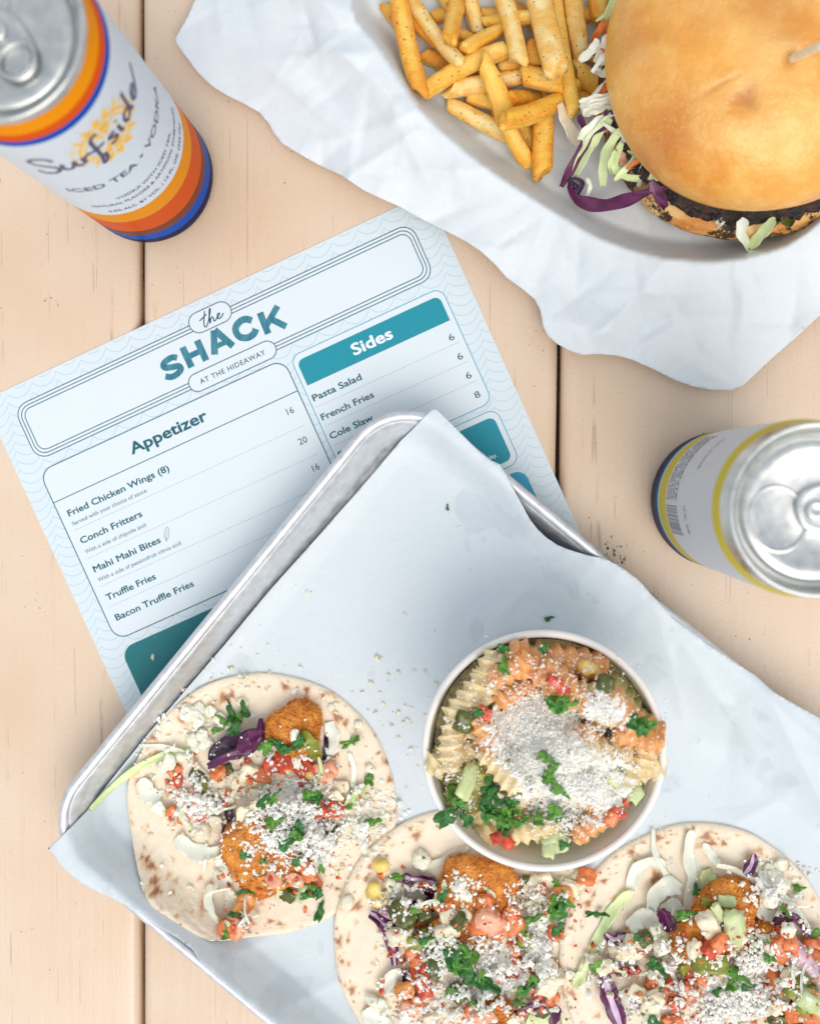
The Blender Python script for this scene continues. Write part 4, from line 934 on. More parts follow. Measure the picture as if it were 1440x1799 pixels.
# ---- taco 3
T = taco3
strip('cabbage_shred', T, [(1214, 1458), (1208, 1500), (1216, 1545), (1205, 1600)], 6.0, [M_CAB], 51)
strip('cabbage_shred', T, [(1106, 1562), (1116, 1530), (1140, 1514), (1168, 1520)], 6.5, [M_CAB], 52)
strip('cabbage_shred', T, [(1146, 1455), (1148, 1490), (1158, 1518), (1178, 1552), (1180, 1580)], 2.6, [M_CAB], 53)
strip('cabbage_shred', T, [(1140, 1600), (1150, 1570), (1172, 1555), (1195, 1560)], 8, [M_CAB], 54)
strip('cabbage_shred', T, [(1160, 1600), (1180, 1590), (1196, 1605)], 7, [M_CAB], 55)
strip('cabbage_shred', T, [(1234, 1482), (1248, 1500), (1262, 1518)], 4.0, [M_CAB], 56)
strip('cabbage_shred', T, [(1240, 1525), (1244, 1545), (1250, 1570)], 8, [M_CABG], 57)
strip('cabbage_shred', T, [(1258, 1520), (1290, 1528), (1325, 1548), (1352, 1560), (1380, 1580), (1405, 1610), (1428, 1645)], 3.8, [M_CAB], 58, lift=3)
strip('cabbage_shred', T, [(1328, 1540), (1345, 1568), (1375, 1590), (1425, 1592)], 1.4, [M_CAB], 59, lift=3)
strip('cabbage_shred', T, [(1340, 1575), (1336, 1595), (1350, 1612), (1368, 1598)], 6, [M_CAB], 60, lift=3)
strip('cabbage_shred', T, [(1108, 1566), (1082, 1590), (1062, 1622), (1036, 1672)], 5, [M_CABG], 61)
strip('cabbage_shred', T, [(1102, 1628), (1125, 1612), (1155, 1618), (1172, 1632)], 8, [M_CAB], 62, lift=2)
strip('cabbage_shred', T, [(1032, 1680), (1020, 1710), (1008, 1735)], 5, [M_CABG], 63)
strip('cabbage_shred', T, [(1110, 1735), (1102, 1755), (1110, 1785)], 7, [M_CAB], 64)
strip('cabbage_shred', T, [(1400, 1655), (1440, 1690), (1470, 1740)], 6, [M_CAB], 65)
strip('purple_cabbage_shred', T, [(1322, 1500), (1318, 1520), (1306, 1536)], 5, [M_PUR, M_PURW], 66, rib=True, lift=2)
strip('purple_cabbage_shred', T, [(1158, 1598), (1168, 1612), (1178, 1636)], 6, [M_PUR], 67, lift=5, curl=1.2)
strip('purple_cabbage_shred', T, [(1180, 1640), (1196, 1624), (1214, 1618)], 6, [M_PURD], 68, lift=4)
strip('purple_cabbage_shred', T, [(1064, 1640), (1078, 1650), (1100, 1642)], 5, [M_PUR, M_PURW], 69, rib=True, lift=2)
strip('purple_cabbage_shred', T, [(1058, 1695), (1066, 1735), (1078, 1770), (1092, 1810)], 8, [M_PUR, M_PURW], 70, rib=True, lift=3)
strip('purple_cabbage_shred', T, [(1062, 1694), (1092, 1704), (1122, 1702)], 6, [M_PUR], 71, lift=3)
strip('purple_cabbage_shred', T, [(1108, 1755), (1128, 1765), (1150, 1790)], 6, [M_PURW, M_PURD], 72, rib=True, lift=3)
strip('purple_cabbage_shred', T, [(1345, 1646), (1368, 1612), (1395, 1612), (1420, 1646)], 3.5, [M_PUR], 73, lift=4)
strip('purple_cabbage_shred', T, [(1350, 1640), (1372, 1630), (1390, 1612)], 3, [M_PUR], 74, lift=3)
strip('purple_cabbage_shred', T, [(1362, 1754), (1375, 1785), (1410, 1800)], 9, [M_PUR], 75, lift=2)
chunk(T, 'fish_piece', 1276, 1600, 30, 24, 12, 62, M_BREAD, 6, taper=0.12)
chunk(T, 'fish_piece', 1232, 1650, 24, 22, 12, 50, M_BREAD, 7)
chunk(T, 'fish_piece', 1330, 1655, 20, 18, 10, 0, M_BREAD, 8)
for d in [('tom', 1252, 1664, 12, 9, 7), ('tomo', 1265, 1655, 9), ('tomo', 1373, 1665, 13), ('tomo', 1385, 1652, 10), ('tomo', 1425, 1672, 14), ('tomo', 1435, 1695, 12), ('tomo', 1368, 1718, 13), ('tomo', 1380, 1738, 11), ('tomo', 1402, 1775, 14, 10, 8), ('tomo', 1425, 1780, 10), ('tom', 1222, 1708, 9), ('tomo', 1238, 1715, 9), ('tom', 1175, 1733, 10), ('tomo', 1160, 1742, 9), ('tomo', 1200, 1745, 13), ('tom', 1190, 1762, 8), ('tomo', 1180, 1795, 10), ('tomo', 1420, 1720, 11), ('tomo', 1345, 1745, 9), ('tomo', 1150, 1730, 8),
          ('onion', 1245, 1626, 13, 9, 6, 120), ('cuc', 1287, 1628, 9, 15, 5, 0), ('onion', 1098, 1668, 17, 9, 7, 15), ('onion', 1120, 1655, 12, 8, 6), ('onion', 1060, 1700, 8), ('onion', 1040, 1690, 9), ('onion', 1150, 1715, 9), ('onionp', 1412, 1700, 26, 10, 7, -52), ('onion', 1120, 1745, 10), ('onion', 1145, 1762, 14, 9, 6), ('onion', 1390, 1712, 9), ('onion', 1222, 1672, 12, 8, 5, -60), ('onion', 1250, 1700, 9),
          ('chile', 1246, 1694, 14, 8, 6, 0), ('cuc', 1276, 1584, 5, 7, 2), ('cuc', 1261, 1604, 4, 8, 2, 30), ('chile', 1400, 1732, 12, 6, 5), ('chile', 1415, 1755, 12, 8, 6), ('cuc', 1425, 1760, 12, 8, 6), ('chile', 1240, 1585, 4), ('olive', 1370, 1792, 9), ('corn', 1265, 1705, 6), ('onion', 1366, 1763, 12, 6, 5), ('olive', 1132, 1650, 6), ('chile', 1205, 1700, 7)]: dice(T, *d)
for p in [(1158, 1645, 10), (1162, 1662, 7), (1148, 1638, 6), (1172, 1685, 6), (1350, 1532, 7), (1362, 1540, 7), (1370, 1555, 8), (1352, 1580, 8), (1370, 1520, 6), (1384, 1635, 7), (1345, 1660, 8), (1352, 1680, 7), (1270, 1680, 5), (1282, 1690, 6), (1300, 1650, 5), (1262, 1718, 5), (1142, 1790, 8), (1000, 1712, 4), (1380, 1725, 5)]: dice(T, 'cheese', *p)
filling(T, [(1150, 1690, 50, 30, 0, 50), (1200, 1750, 60, 30, 0, 60), (1370, 1700, 50, 50, 0, 80), (1290, 1680, 30, 30, 0, 40), (1350, 1770, 60, 24, 0, 40)], 633)
heap(T, [(1290, 1750, 46, 28, 0), (1322, 1700, 24, 24, -20), (1352, 1560, 16, 12, 30)], M_CHEESE, 7)
grains('cheese_crumb', T, [(1290, 1745, 44, 26, 0, 1000), (1315, 1700, 26, 24, -20, 500), (1165, 1680, 20, 18, 0, 220), (1240, 1780, 60, 20, 0, 380), (1350, 1560, 24, 22, 30, 200), (1030, 1725, 16, 14, 0, 80), (1140, 1700, 50, 34, 0, 150), (1270, 1640, 80, 60, 0, 220), (1390, 1720, 30, 36, 0, 140), (1080, 1670, 26, 12, 10, 80)], M_CHEESE, 303, 0.2, 1.5, clump=0.5, pw=2.6, sink=0.4)
for c in [(1046, 1606, 12, 4, 8), (1199, 1607, 11, 6, 0), (1150, 1696, 12, 7, -40), (1047, 1700, 7, 10, 60), (1378, 1598, 8, 3, -60), (1293, 1712, 13, 7, -30), (1284, 1728, 9, 6, 80), (1400, 1560, 6, 5, 0), (1350, 1684, 6, 5, 0), (1436, 1640, 8, 6, 0), (1150, 1795, 9, 6, 0), (1222, 1562, 7, 4, 90), (1122, 1648, 7, 4, 0), (1310, 1735, 7, 4, 20), (1258, 1742, 6, 4, 40)]: cil(T, *c)

# ================================================================== PAPER CUP + PASTA SALAD
CUPZ = 58.0; cc = W(955, 1321, CUPZ); cc = (float(cc[0]), float(cc[1]))
base0 = 4.0
cup = thing('paper_cup', 'round white paper cup with rolled rim holding the pasta salad', 'cup', (cc[0], cc[1], base0))
RO = 46.8
pf = [(34.5, base0+3.5), (0.01, base0+3.5)][::-1]+[(34.6, base0+3.4), (37.5, base0+18), (41.2, base0+38), (44.2, CUPZ-1.4), (44.6, CUPZ-0.5)]
V, F = lathe(pf, 128, cc); obj('inner_wall', V, F, M_CUP, cup)
pf = [(45.4+1.5*math.cos(math.radians(a)), CUPZ-1.5+1.5*math.sin(math.radians(a))) for a in range(200, -181, -20)]
V, F = lathe(pf, 160, cc); V[:, 2] += 0.25*np.sin(3*np.arctan2(V[:, 1]-cc[1], V[:, 0]-cc[0])); obj('rolled_rim', V, F, M_CUP, cup)
pf = [(36.4, base0), (36.6, base0+0.6), (45.0, CUPZ-2.6)]
V, F = lathe(pf, 128, cc); obj('outer_wall', V, F, M_CUP, cup)

salad = thing('pasta_salad', 'pasta spirals with grated cheese and herbs filling the white cup', 'salad', (cc[0], cc[1], base0+8))
X = HX0+HD*np.arange(HN); Y = HY0+HD*np.arange(HM)
rr_ = np.sqrt((X[:, None]-cc[0])**2+(Y[None, :]-cc[1])**2)
ca_ = (X[:, None]-cc[0])*0.25+(Y[None, :]-cc[1])*-0.97         # lower edge of the fill dips
fill = 49+11*np.cos(np.clip(rr_/44, 0, 1)*np.pi/2)-5.0*sstep(ca_, 22, 42)-14*sstep(ca_, 34, 42)
m_ = rr_ < 41.5; HF[m_] = fill[m_]
na, nr = 90, 30; V = []; F = []
for r in np.linspace(0.5, 42.2, nr):
    for t in np.linspace(0, 2*np.pi, na, endpoint=False):
        x, y = cc[0]+r*math.cos(t), cc[1]+r*math.sin(t); V.append((x, y, float(hget(x, y)) if r < 41 else float(hget(cc[0]+40.5*math.cos(t), cc[1]+40.5*math.sin(t)))))
V = np.array(V); V[:, 2] += np.array([1.6*fbm(v, 0.25, 3) for v in V])-1.5
for r in range(nr-1):
    for k in range(na): F.append((r*na+k, (r+1)*na+k, (r+1)*na+(k+1) % na, r*na+(k+1) % na))
obj('salad_bed', V, F, M_DRESS, salad)
def fusilli(name, mat, L, R0, seed, turns=2.2, bend=0.15):
    n, m = 72, 30; V = []; F = []
    rg = np.random.default_rng(seed); ph0 = rg.uniform(0, 6)
    for i in range(n+1):
        s = i/n; a0 = turns*2*np.pi*s+ph0; end = min(1, 12*s, 12*(1-s))**0.5
        for k in range(m):
            ph = 2*np.pi*k/m; lobe = abs(math.cos(1.5*ph))**1.1
            r = R0*(0.66+0.34*lobe)*max(end, 0.25)*(1+0.05*math.sin(9*s*6+ph))
            x = (s-0.5)*L+0.12*R0*math.sin(ph*3); V.append((x, r*math.cos(ph+a0), r*math.sin(ph+a0)+bend*L*(s-0.5)**2*-1))
    for i in range(n):
        for k in range(m): F.append((i*m+k, i*m+(k+1) % m, (i+1)*m+(k+1) % m, (i+1)*m+k))
    F.append(tuple(range(m))[::-1]); F.append(tuple(n*m+k for k in range(m)))
    return mesh(name, V, F, mat)
Z0 = 54.0
FUS = {c: [fusilli('pasta', mt, 24, 6.4, s, 1.7) for s in (1, 2)] for c, mt in (('o', M_PASO), ('c', M_PASC), ('g', M_PASG))}
def pasta(c, px, py, rot, sc=1.0, up=0.0, tilt=0.15, L=1.0):
    x, y, z = P3(px, py, 0.6+up, 5, 50)
    rr0 = math.hypot(x-cc[0], y-cc[1]); lim = 35.5
    if rr0 > lim: x, y = cc[0]+(x-cc[0])*lim/rr0, cc[1]+(y-cc[1])*lim/rr0
    inst('pasta_spiral', random.choice(FUS[c]), salad, (x, y, z), (random.uniform(0, 6), random.uniform(-tilt, tilt), math.radians(rot)), (sc*L, sc, sc))
    r = math.radians(rot)
    for t in np.linspace(-0.5, 0.5, 7): hdome(x+24*sc*L*t*math.cos(r), y+24*sc*L*t*math.sin(r), 5.5*sc, z, z+5.4*sc)
for a in [('c', 905, 1150, 10), ('g', 1085, 1190, -40), ('g', 1100, 1230, -55), ('g', 800, 1290, 60), ('c', 800, 1330, 20), ('g', 790, 1380, 80), ('c', 1120, 1330, -20), ('c', 1130, 1355, 10), ('o', 1110, 1270, -30), ('g', 960, 1480, 0), ('c', 1060, 1470, 35), ('o', 1080, 1450, 30), ('c', 880, 1470, 20), ('c', 1030, 1240, -35), ('o', 870, 1320, -60), ('c', 950, 1330, 15), ('o', 1000, 1380, -20), ('c', 900, 1400, 45), ('g', 1000, 1440, 10), ('c', 1060, 1350, 50), ('c', 830, 1240, 70)]: pasta(*a, up=-1.0)
for a in [('c', 838, 1180, 65, 1.0, 1), ('c', 815, 1222, 50, 0.9, 0), ('o', 1012, 1152, -8, 1.1, 3), ('o', 940, 1172, -35, 1.05, 2), ('o', 990, 1205, -40, 0.95, 1), ('c', 1062, 1242, -25, 1.05, 2), ('o', 1090, 1248, -50, 0.85, 1), ('o', 856, 1298, -70, 0.8, 2), ('c', 790, 1305, 80, 0.9, 0), ('o', 925, 1490, 50, 0.8, 1), ('c', 1150, 1345, 60, 0.85, 0), ('o', 1140, 1292, -15, 0.8, 0), ('g', 832, 1385, 65, 0.95, 1), ('o', 1065, 1480, -50, 0.5, 0), ('o', 890, 1160, 30, 0.8, 0), ('c', 1120, 1395, 40, 0.85, 0), ('o', 905, 1215, 20, 0.8, 0), ('c', 880, 1350, -50, 0.85, 1), ('o', 1010, 1300, 30, 0.8, 0), ('c', 940, 1455, 10, 0.9, 0), ('c', 1060, 1320, -10, 0.9, 1), ('o', 1040, 1445, 35, 0.8, 0)]: pasta(*a)
for d in [('tom', 848, 1250, 5), ('tom', 856, 1256, 5), ('tom', 975, 1198, 8, 4, 3, -30), ('tom', 990, 1212, 5), ('tom', 1085, 1428, 6), ('tomo', 1074, 1438, 6), ('tom', 1126, 1395, 4), ('tom', 876, 1482, 9, 5, 4), ('tom', 866, 1470, 5), ('cuc', 968, 1500, 10, 8, 6, 20), ('cuc', 950, 1488, 6), ('cuc', 822, 1372, 6, 13, 4, -20), ('cuc', 1120, 1385, 6), ('olive', 815, 1268, 8), ('olive', 1068, 1190, 6), ('corn', 1030, 1135, 7), ('corn', 1036, 1160, 7), ('corn', 1045, 1155, 5), ('onion', 880, 1415, 10), ('cuc', 1080, 1365, 6), ('corn', 972, 1290, 8)]: dice(salad, *d)
heap(salad, [(1010, 1372, 62, 42, 15), (925, 1275, 44, 30, -20), (1060, 1246, 22, 16, 20), (970, 1330, 46, 44, 0), (1000, 1360, 40, 30, 0)], M_CHEESE, 11, 0.30, 3.0)
grains('grated_cheese', salad, [(930, 1270, 46, 34, -20, 1300), (1010, 1370, 60, 44, 15, 3600), (950, 1340, 50, 40, 0, 900), (1058, 1250, 26, 18, 20, 900), (985, 1430, 50, 20, 5, 1000), (900, 1200, 30, 22, 30, 500), (1000, 1180, 40, 20, -10, 320), (810, 1250, 26, 40, 10, 300), (790, 1330, 22, 34, 0, 300), (960, 1310, 95, 90, 0, 900), (840, 1420, 24, 24, 0, 180)], M_CHEESE, 404, 0.2, 0.62, clump=0.3, sink=0.4, pw=1.8)
for c in [(985, 1236, 13, 9, 10), (975, 1240, 9, 7, 150), (990, 1232, 8, 7, 60), (958, 1332, 9, 6, -20), (968, 1352, 8, 5, 40), (966, 1365, 8, 5, 90), (980, 1388, 10, 6, -30), (978, 1430, 9, 7, 70), (972, 1420, 6, 5, 10), (858, 1378, 11, 7, 85), (862, 1400, 10, 8, 70), (880, 1405, 9, 6, 0), (1112, 1270, 8, 6, 80), (1134, 1274, 10, 8, 20), (1128, 1282, 7, 6, 100), (1118, 1400, 9, 4, 60), (884, 1140, 6, 5, 0), (955, 1140, 6, 5, 50), (885, 1170, 9, 6, 90), (840, 1252, 5, 5, 0), (790, 1205, 7, 5, 70), (990, 1485, 6, 5, 10), (960, 1370, 6, 4, 0)]: cil(salad, *c)
for k in range(20): cil(salad, 872+random.gauss(0, 30), 1436+random.gauss(0, 14), random.uniform(4.5, 9), None, random.uniform(0, 360), 0.8)
for k in range(3): cil(salad, 800+random.gauss(0, 6), 1400+random.gauss(0, 9), random.uniform(6, 10), None, random.uniform(0, 360), 0.8)
x, y = W(786, 1436, CUPZ+1); inst('cilantro_leaf', LEAF[2], salad, (float(x), float(y), CUPZ+1.0), (0.2, 0.1, 0.6), (6*1, 5, 6)); x, y = W(796, 1424, CUPZ+1); inst('cilantro_leaf', LEAF[3], salad, (float(x), float(y), CUPZ+1.2), (0.5, 0.1, 1.2), (4, 4, 4))

Z0 = 8.0
# ================================================================== BURGER PAPER (draped over a basket rim)
BP = [(343, 0), (330, 28), (307, 70), (318, 88), (333, 108), (345, 124), (362, 142), (378, 155), (400, 168), (430, 183), (455, 197), (470, 214), (482, 235), (496, 252), (520, 267), (560, 290), (600, 308), (640, 335), (672, 350), (700, 362), (740, 385), (780, 404), (820, 425), (845, 442), (868, 463), (890, 488), (918, 508), (938, 525), (949, 545), (953, 572), (962, 590), (978, 604), (1000, 616), (1022, 623), (1050, 622), (1080, 624), (1110, 632), (1150, 650), (1185, 668), (1220, 680), (1250, 685), (1282, 686), (1305, 677), (1325, 658), (1360, 625), (1400, 590), (1440, 553),
      (1560, 450), (1700, 330), (1830, 120), (1850, -200), (1650, -480), (1200, -560), (800, -520), (560, -330), (420, -140), (372, -50)]
RIM = catmull([(617, 10), (655, 72), (696, 132), (731, 182), (765, 222), (807, 258), (860, 300), (918, 338), (965, 368), (1013, 398), (1050, 418), (1092, 434), (1130, 446), (1171, 454), (1210, 458), (1250, 459), (1290, 456), (1329, 448), (1370, 436), (1405, 416), (1440, 388), (1520, 310), (1590, 180), (1610, 0), (1560, -180), (1420, -320), (1200, -390), (950, -390), (740, -290), (630, -140)], 3, True).tolist()
def burger_z(px, py):
    d = seg_dist(px, py, RIM); ins_ = inside(px, py, RIM); s = np.where(ins_, d, -d)
    eb = seg_dist(px, py, BP)
    inn = 3.0+21*np.clip(1-d/34, 0, 1)**1.4
    oute = 24-11*sstep(d, 6, 130)-7*sstep(d, 110, 260)
    z = np.where(ins_, inn, oute)
    z = z+2.0*np.exp(-(s/7.0)**2)*0.3
    cr = crumple(px, py, (300, -100, 1600, 720), 46, 7.0, 60, 130, 21); c2 = crumple(px, py, (300, -100, 1600, 720), 190, 2.6, 16, 75, 22); c3 = crumple(px, py, (300, -100, 1600, 720), 420, 1.3, 7, 34, 23)
    # named folds seen in the photograph
    def fold(x0, y0, x1, y1, amp, wd):
        dd = seg_dist(px, py, [(x0, y0), (x1, y1)], False); return amp*np.exp(-dd/wd)
    f = fold(1170, 455, 1060, 590, 1.6, 22)+fold(700, 180, 560, 60, 2.2, 26)+fold(1295, 455, 1285, 490, 0.9, 12)+fold(800, 300, 735, 300, 1.8, 18)+fold(620, 20, 470, -40, 2.0, 30)+fold(735, 190, 690, 215, 1.5, 14)-fold(980, 400, 930, 540, 1.2, 25)+fold(690, 215, 560, 250, 1.2, 22)
    amp = np.where(ins_, 0.14+0.25*np.clip(1-d/60, 0, 1), 0.55*sstep(d, 3, 60)+0.25)
    z = z+cr*amp*0.9+c2*np.maximum(amp, 0.3)*1.3+c3*0.6+np.where(ins_, 0, f*1.3)
    return np.maximum(z, 1.2)
V, F, _, _ = sheet_px(BP, 5.5, burger_z)
Vt, Ft = thicken(V, F, 0.08)
wrap = obj('deli_paper', Vt, Ft, M_WRAP, org=(float(V[:, 0].mean()), float(V[:, 1].mean()), 1)); tag(wrap, 'creased white paper under the burger and fries, overlapping the menu corner', 'paper')
hverts(V, 2)

# ================================================================== FRIES
def fry(px1, py1, px2, py2, wpx, mat, label, th=1.0, bend=0.0, seed=0, zoff=0.0):
    R = np.random.default_rng(seed+31)
    X1, Y1 = 660+px1/1.846, py1/1.846; X2, Y2 = 660+px2/1.846, py2/1.846
    z1 = z2 = 15.0; wd = wpx/1.846/FPX*(CAMH-18)*1.04; tk = wd*0.84*th
    for _ in range(4):
        a = W(X1, Y1, z1); b = W(X2, Y2, z2); t = np.linspace(0.04, 0.96, 15)
        hh = np.array([hfoot(*(a+(b-a)*q), wd*0.3, 75) for q in t])
        k, c0 = np.polyfit(t, hh, 1); res = (hh-(k*t+c0)).max(); c0 += res*0.62
        z1, z2 = c0+tk*0.45+zoff, c0+k+tk*0.45+zoff
    A = np.array([*a, z1]); B = np.array([*b, z2]); L = np.linalg.norm(B-A); T_ = (B-A)/L
    side = np.cross(T_, [0, 0, 1.0]); side /= np.linalg.norm(side); up = np.cross(side, T_)
    roll = R.uniform(-0.25, 0.25); sd = side*math.cos(roll)+up*math.sin(roll); u = np.cross(sd, T_)
    n, m = 40, 24; V = []; col = []
    bx, bz = (bend or R.uniform(-0.035, 0.035))*L, R.uniform(-0.02, 0.02)*L
    tp = R.uniform(-0.12, 0.12); s0 = R.uniform(0, 50)
    e1_, e2_ = R.uniform(0.5, 1.0, 2); k1_, k2_ = R.uniform(-0.45, 0.45, 2)*wd; k3_ = R.uniform(-0.2, 0.2)*wd; ta_ = R.uniform(0, 0.3, 2)
    for i in range(n+1):
        s = i/n; C = A+T_*L*s+sd*bx*4*s*(1-s)+u*bz*4*s*(1-s)
        en = min(1.0, 0.12+(s*L/(wd*0.22*e1_)), 0.12+((1-s)*L/(wd*0.22*e2_))); en = math.sqrt(max(0, 1-(1-en)**2)) if en < 1 else 1
        for k in range(m):
            ph = 2*math.pi*k/m; c_, s_ = math.cos(ph), math.sin(ph); e = 5.0
            q = 1/((abs(c_)**e+abs(s_)**e)**(1/e)); 
            nz = 1+0.05*mnoise.noise((s*L*0.13+s0, c_*1.2, s_*1.2))+0.022*mnoise.noise((s*L*0.7+s0, c_*3, s_*3))
            w2 = wd/2*(1+tp*(s-0.5)*2)*(1-ta_[0]*max(0, 1-s/0.3)**1.5-ta_[1]*max(0, 1-(1-s)/0.3)**1.5)
            V.append(C+(sd*c_*q*w2+u*s_*q*tk/2)*nz*max(en, 0.04)+T_*(c_*(k1_*max(0, 1-s*6)+k2_*max(0, s*6-5))+s_*k3_*max(0, abs(s-0.5)*12-5)))
            corner = max(0, (q-1.0)/0.14); col.append((min(1, corner*0.9)*0.8+(1-en)*0.5+0.1,)*3)
    F = []
    for i in range(n):
        for k in range(m): F.append((i*m+k, i*m+(k+1) % m, (i+1)*m+(k+1) % m, (i+1)*m+k))
    F.append(tuple(range(m))[::-1]); F.append(tuple(n*m+k for k in range(m)))
    V = np.array(V); mid = (A+B)/2
    o = obj('french_fry', V, F, mat, org=tuple(mid-np.array([0, 0, tk/2])), colattr=col)
    tag(o, label, 'french fry', 'french fries in the heap beside the burger')
    hverts(V, 1)
P_, G_, O_ = M_FRYP, M_FRYG, M_FRYO
FR = [
 (30, 20, 110, 130, 44, O_, 'deep golden fry low in the heap along its left edge'),
 (180, 60, 300, 20, 42, O_, 'buried fry crossing behind the short orange fry at top left'),
 (440, 20, 560, 110, 44, O_, 'buried golden fry behind the two widest pale fries'),
 (600, 60, 760, 30, 46, O_, 'deep golden fry crossing low behind the blunt pale fry'),
 (660, 160, 760, 210, 42, O_, 'short golden fry low beside the bun, above the cabbage'),
 (300, 210, 430, 270, 42, O_, 'dark fry buried in the centre of the left crossing'),
 (380, 300, 400, 420, 40, O_, 'slim dark fry low under the bent upright fry'),
 (160, 100, 330, 190, 42, G_, 'golden fry buried under the long slanting pale fry'),
 (520, 200, 560, 320, 44, G_, 'golden fry standing low behind the bright middle fry'),
 # crop coordinates (660 + x/1.846, y/1.846), bottom of the heap first
 (108, 55, 200, 155, 36, O_, 'short dark golden fry half buried behind the long speckled outer fry'),
 (340, 45, 500, 60, 44, G_, 'golden fry lying crosswise near the top edge behind pale fries'),
 (345, 88, 515, 92, 40, G_, 'fry crossing left to right beneath the tall pale fry'),
 (265, 105, 335, 150, 34, O_, 'small deep golden fry stub deep in a gap of the heap'),
 (560, 300, 700, 330, 44, O_, 'deep golden fry buried under the right part of the heap near cabbage'),
 (290, 312, 470, 352, 46, G_, 'golden fry buried crosswise under the bent upright fry'),
 (430, 320, 530, 330, 48, O_, 'short dark fry tucked under the golden diagonal fry'),
 (468, 400, 520, 490, 44, G_, 'fry lying partly beneath the lowest upright fry'),
 (400, 225, 545, 168, 46, G_, 'golden fry rising to the right in the middle of the heap'),
 (590, 140, 640, 240, 44, G_, 'buried golden fry between the tall pale fries'),
 (500, 130, 520, 220, 40, O_, 'dark golden fry filling the gap below the tall pale fries'),
 (285, 165, 415, 108, 40, G_, 'slim golden fry slanting up to the right from the crossing'),
 (145, 172, 262, 226, 44, O_, 'deep golden fry at left pointing under the long crossing fry'),
 (228, 330, 440, 442, 54, P_, 'pale fry at the lower left edge of the heap on the paper'),
 (232, 292, 480, 248, 54, P_, 'pale speckled fry lying flat under the bent upright fry'),
 (640, 222, 775, 312, 58, G_, 'golden fry at right ending against the burger'),
 (155, 296, 435, 148, 52, G_, 'long golden fry crossing the left heap upward to the right'),
 (470, 242, 655, 292, 58, G_, 'thick bright golden fry in the middle pointing at the cabbage'),
 (90, -40, 280, 212, 46, P_, 'long pale fry slanting down from the top left'),
 (68, -60, 148, 308, 60, O_, 'long heavily speckled fry forming the left edge of the heap'),
 (345, 192, 428, 405, 60, G_, 'bent upright speckled fry standing out in front of the heap'),
 (414, 380, 498, 540, 50, G_, 'narrow fry running down to the lowest tip of the heap'),
 (545, 368, 540, 568, 66, O_, 'thick speckled fry at the bottom pointing straight down'),
 (408, 388, 596, 320, 58, O_, 'plump bright golden fry on top near the bottom of the heap'),
 (186, -90, 262, 30, 60, G_, 'broad golden fry cut by the top edge at left'),
 (262, 10, 238, 132, 48, O_, 'short orange fry pointing down near the top left'),
 (290, -90, 332, 104, 46, P_, 'pale fry with a pointed dark tip near the top'),
 (368, -120, 466, 206, 56, P_, 'tall pale fry on top, left of the widest pale fry'),
 (630, -110, 668, 186, 58, P_, 'pale blunt fry at top between two tall fries and the burger'),
 (704, -110, 735, 86, 60, O_, 'golden fry stub at the top right beside the bun'),
 (580, -60, 645, 370, 42, G_, 'longest slim fry running from the top edge to the cabbage'),
 (500, -110, 586, 232, 76, P_, 'widest pale fry on top of the heap'),
]
for i, f_ in enumerate(FR): fry(*f_, seed=i)

# ================================================================== BURGER
bc = W(1347, 86, 50); bc = (float(bc[0]), float(bc[1]))
burger = thing('burger', 'burger with glossy golden bun, charred patty and cabbage slaw', 'burger', (bc[0], bc[1], 6))
def dome(prof, nang, cx, cy, lump, seed, zl=0.0):
    V, F = lathe(prof, nang, (cx, cy)); R = np.random.default_rng(seed)
    a = np.arctan2(V[:, 1]-cy, V[:, 0]-cx); r = np.hypot(V[:, 0]-cx, V[:, 1]-cy)
    k = 1+lump*(0.5*np.sin(2*a+1)+0.35*np.sin(3*a+2.2)+0.18*np.sin(5*a))
    V[:, 0] = cx+(V[:, 0]-cx)*k; V[:, 1] = cy+(V[:, 1]-cy)*k
    return V, F
RT = 60.0; pf = []
for t in np.linspace(0, 1, 110):
    a = t*math.pi/2; pf.append((RT*math.cos(a)**0.78 if t < 1 else 0.02, 44+34*math.sin(a)**0.95))
low = [(0.02, 35), (30, 34.6), (50, 34.8), (56, 36.0), (59, 39.5)]
V, F = dome(low+pf, 220, bc[0], bc[1], 0.018, 1)
dp = W(1305, 178, 70); d2 = np.hypot(V[:, 0]-dp[0], V[:, 1]-dp[1]); up_ = V[:, 2] > 44
V[:, 2] -= up_*1.3*np.exp(-(d2/5.5)**2)
pk = W(1388, 103, 78); d3 = np.hypot(V[:, 0]-pk[0], V[:, 1]-pk[1]); V[:, 2] -= up_*2.2*np.exp(-(d3/4)**2)
V[:, 2] += up_*np.array([1.3*fbm(v, 0.022, 2, 3) for v in V])
bcol = np.zeros((len(V), 3)); ang_ = np.arctan2(V[:, 1]-dp[1], V[:, 0]-dp[0])
bcol[:, 0] = up_*(0.45*np.clip(1.5-d2*(1+0.25*np.sin(3*ang_+1))/3.6, 0, 1)+0.3*np.exp(-(d2/9)**2)+0.7*np.clip(1.3-d3/2.6, 0, 1))
for q in range(26):                                     # blotches of deeper and paler bake
    a_ = rng.uniform(0, 6.28); q_ = 58*math.sqrt(rng.uniform(0, 1)); dd = np.hypot(V[:, 0]-bc[0]-q_*math.cos(a_), V[:, 1]-bc[1]-q_*math.sin(a_))
    bcol[:, q % 2] += up_*0.22*np.exp(-(dd/rng.uniform(5, 16))**2)
wr_ = W(1262, 150, 74); ld = np.abs((V[:, 0]-wr_[0])*0.45-(V[:, 1]-wr_[1])*0.9); lt = (V[:, 0]-wr_[0])*0.9+(V[:, 1]-wr_[1])*0.45
crz = up_*np.exp(-(ld/0.9)**2)*np.exp(-(lt/8)**2); V[:, 2] -= 0.5*crz; bcol[:, 0] += 0.3*crz
obj('top_bun', V, F, M_BUN, burger, colattr=np.clip(bcol, 0, 1))
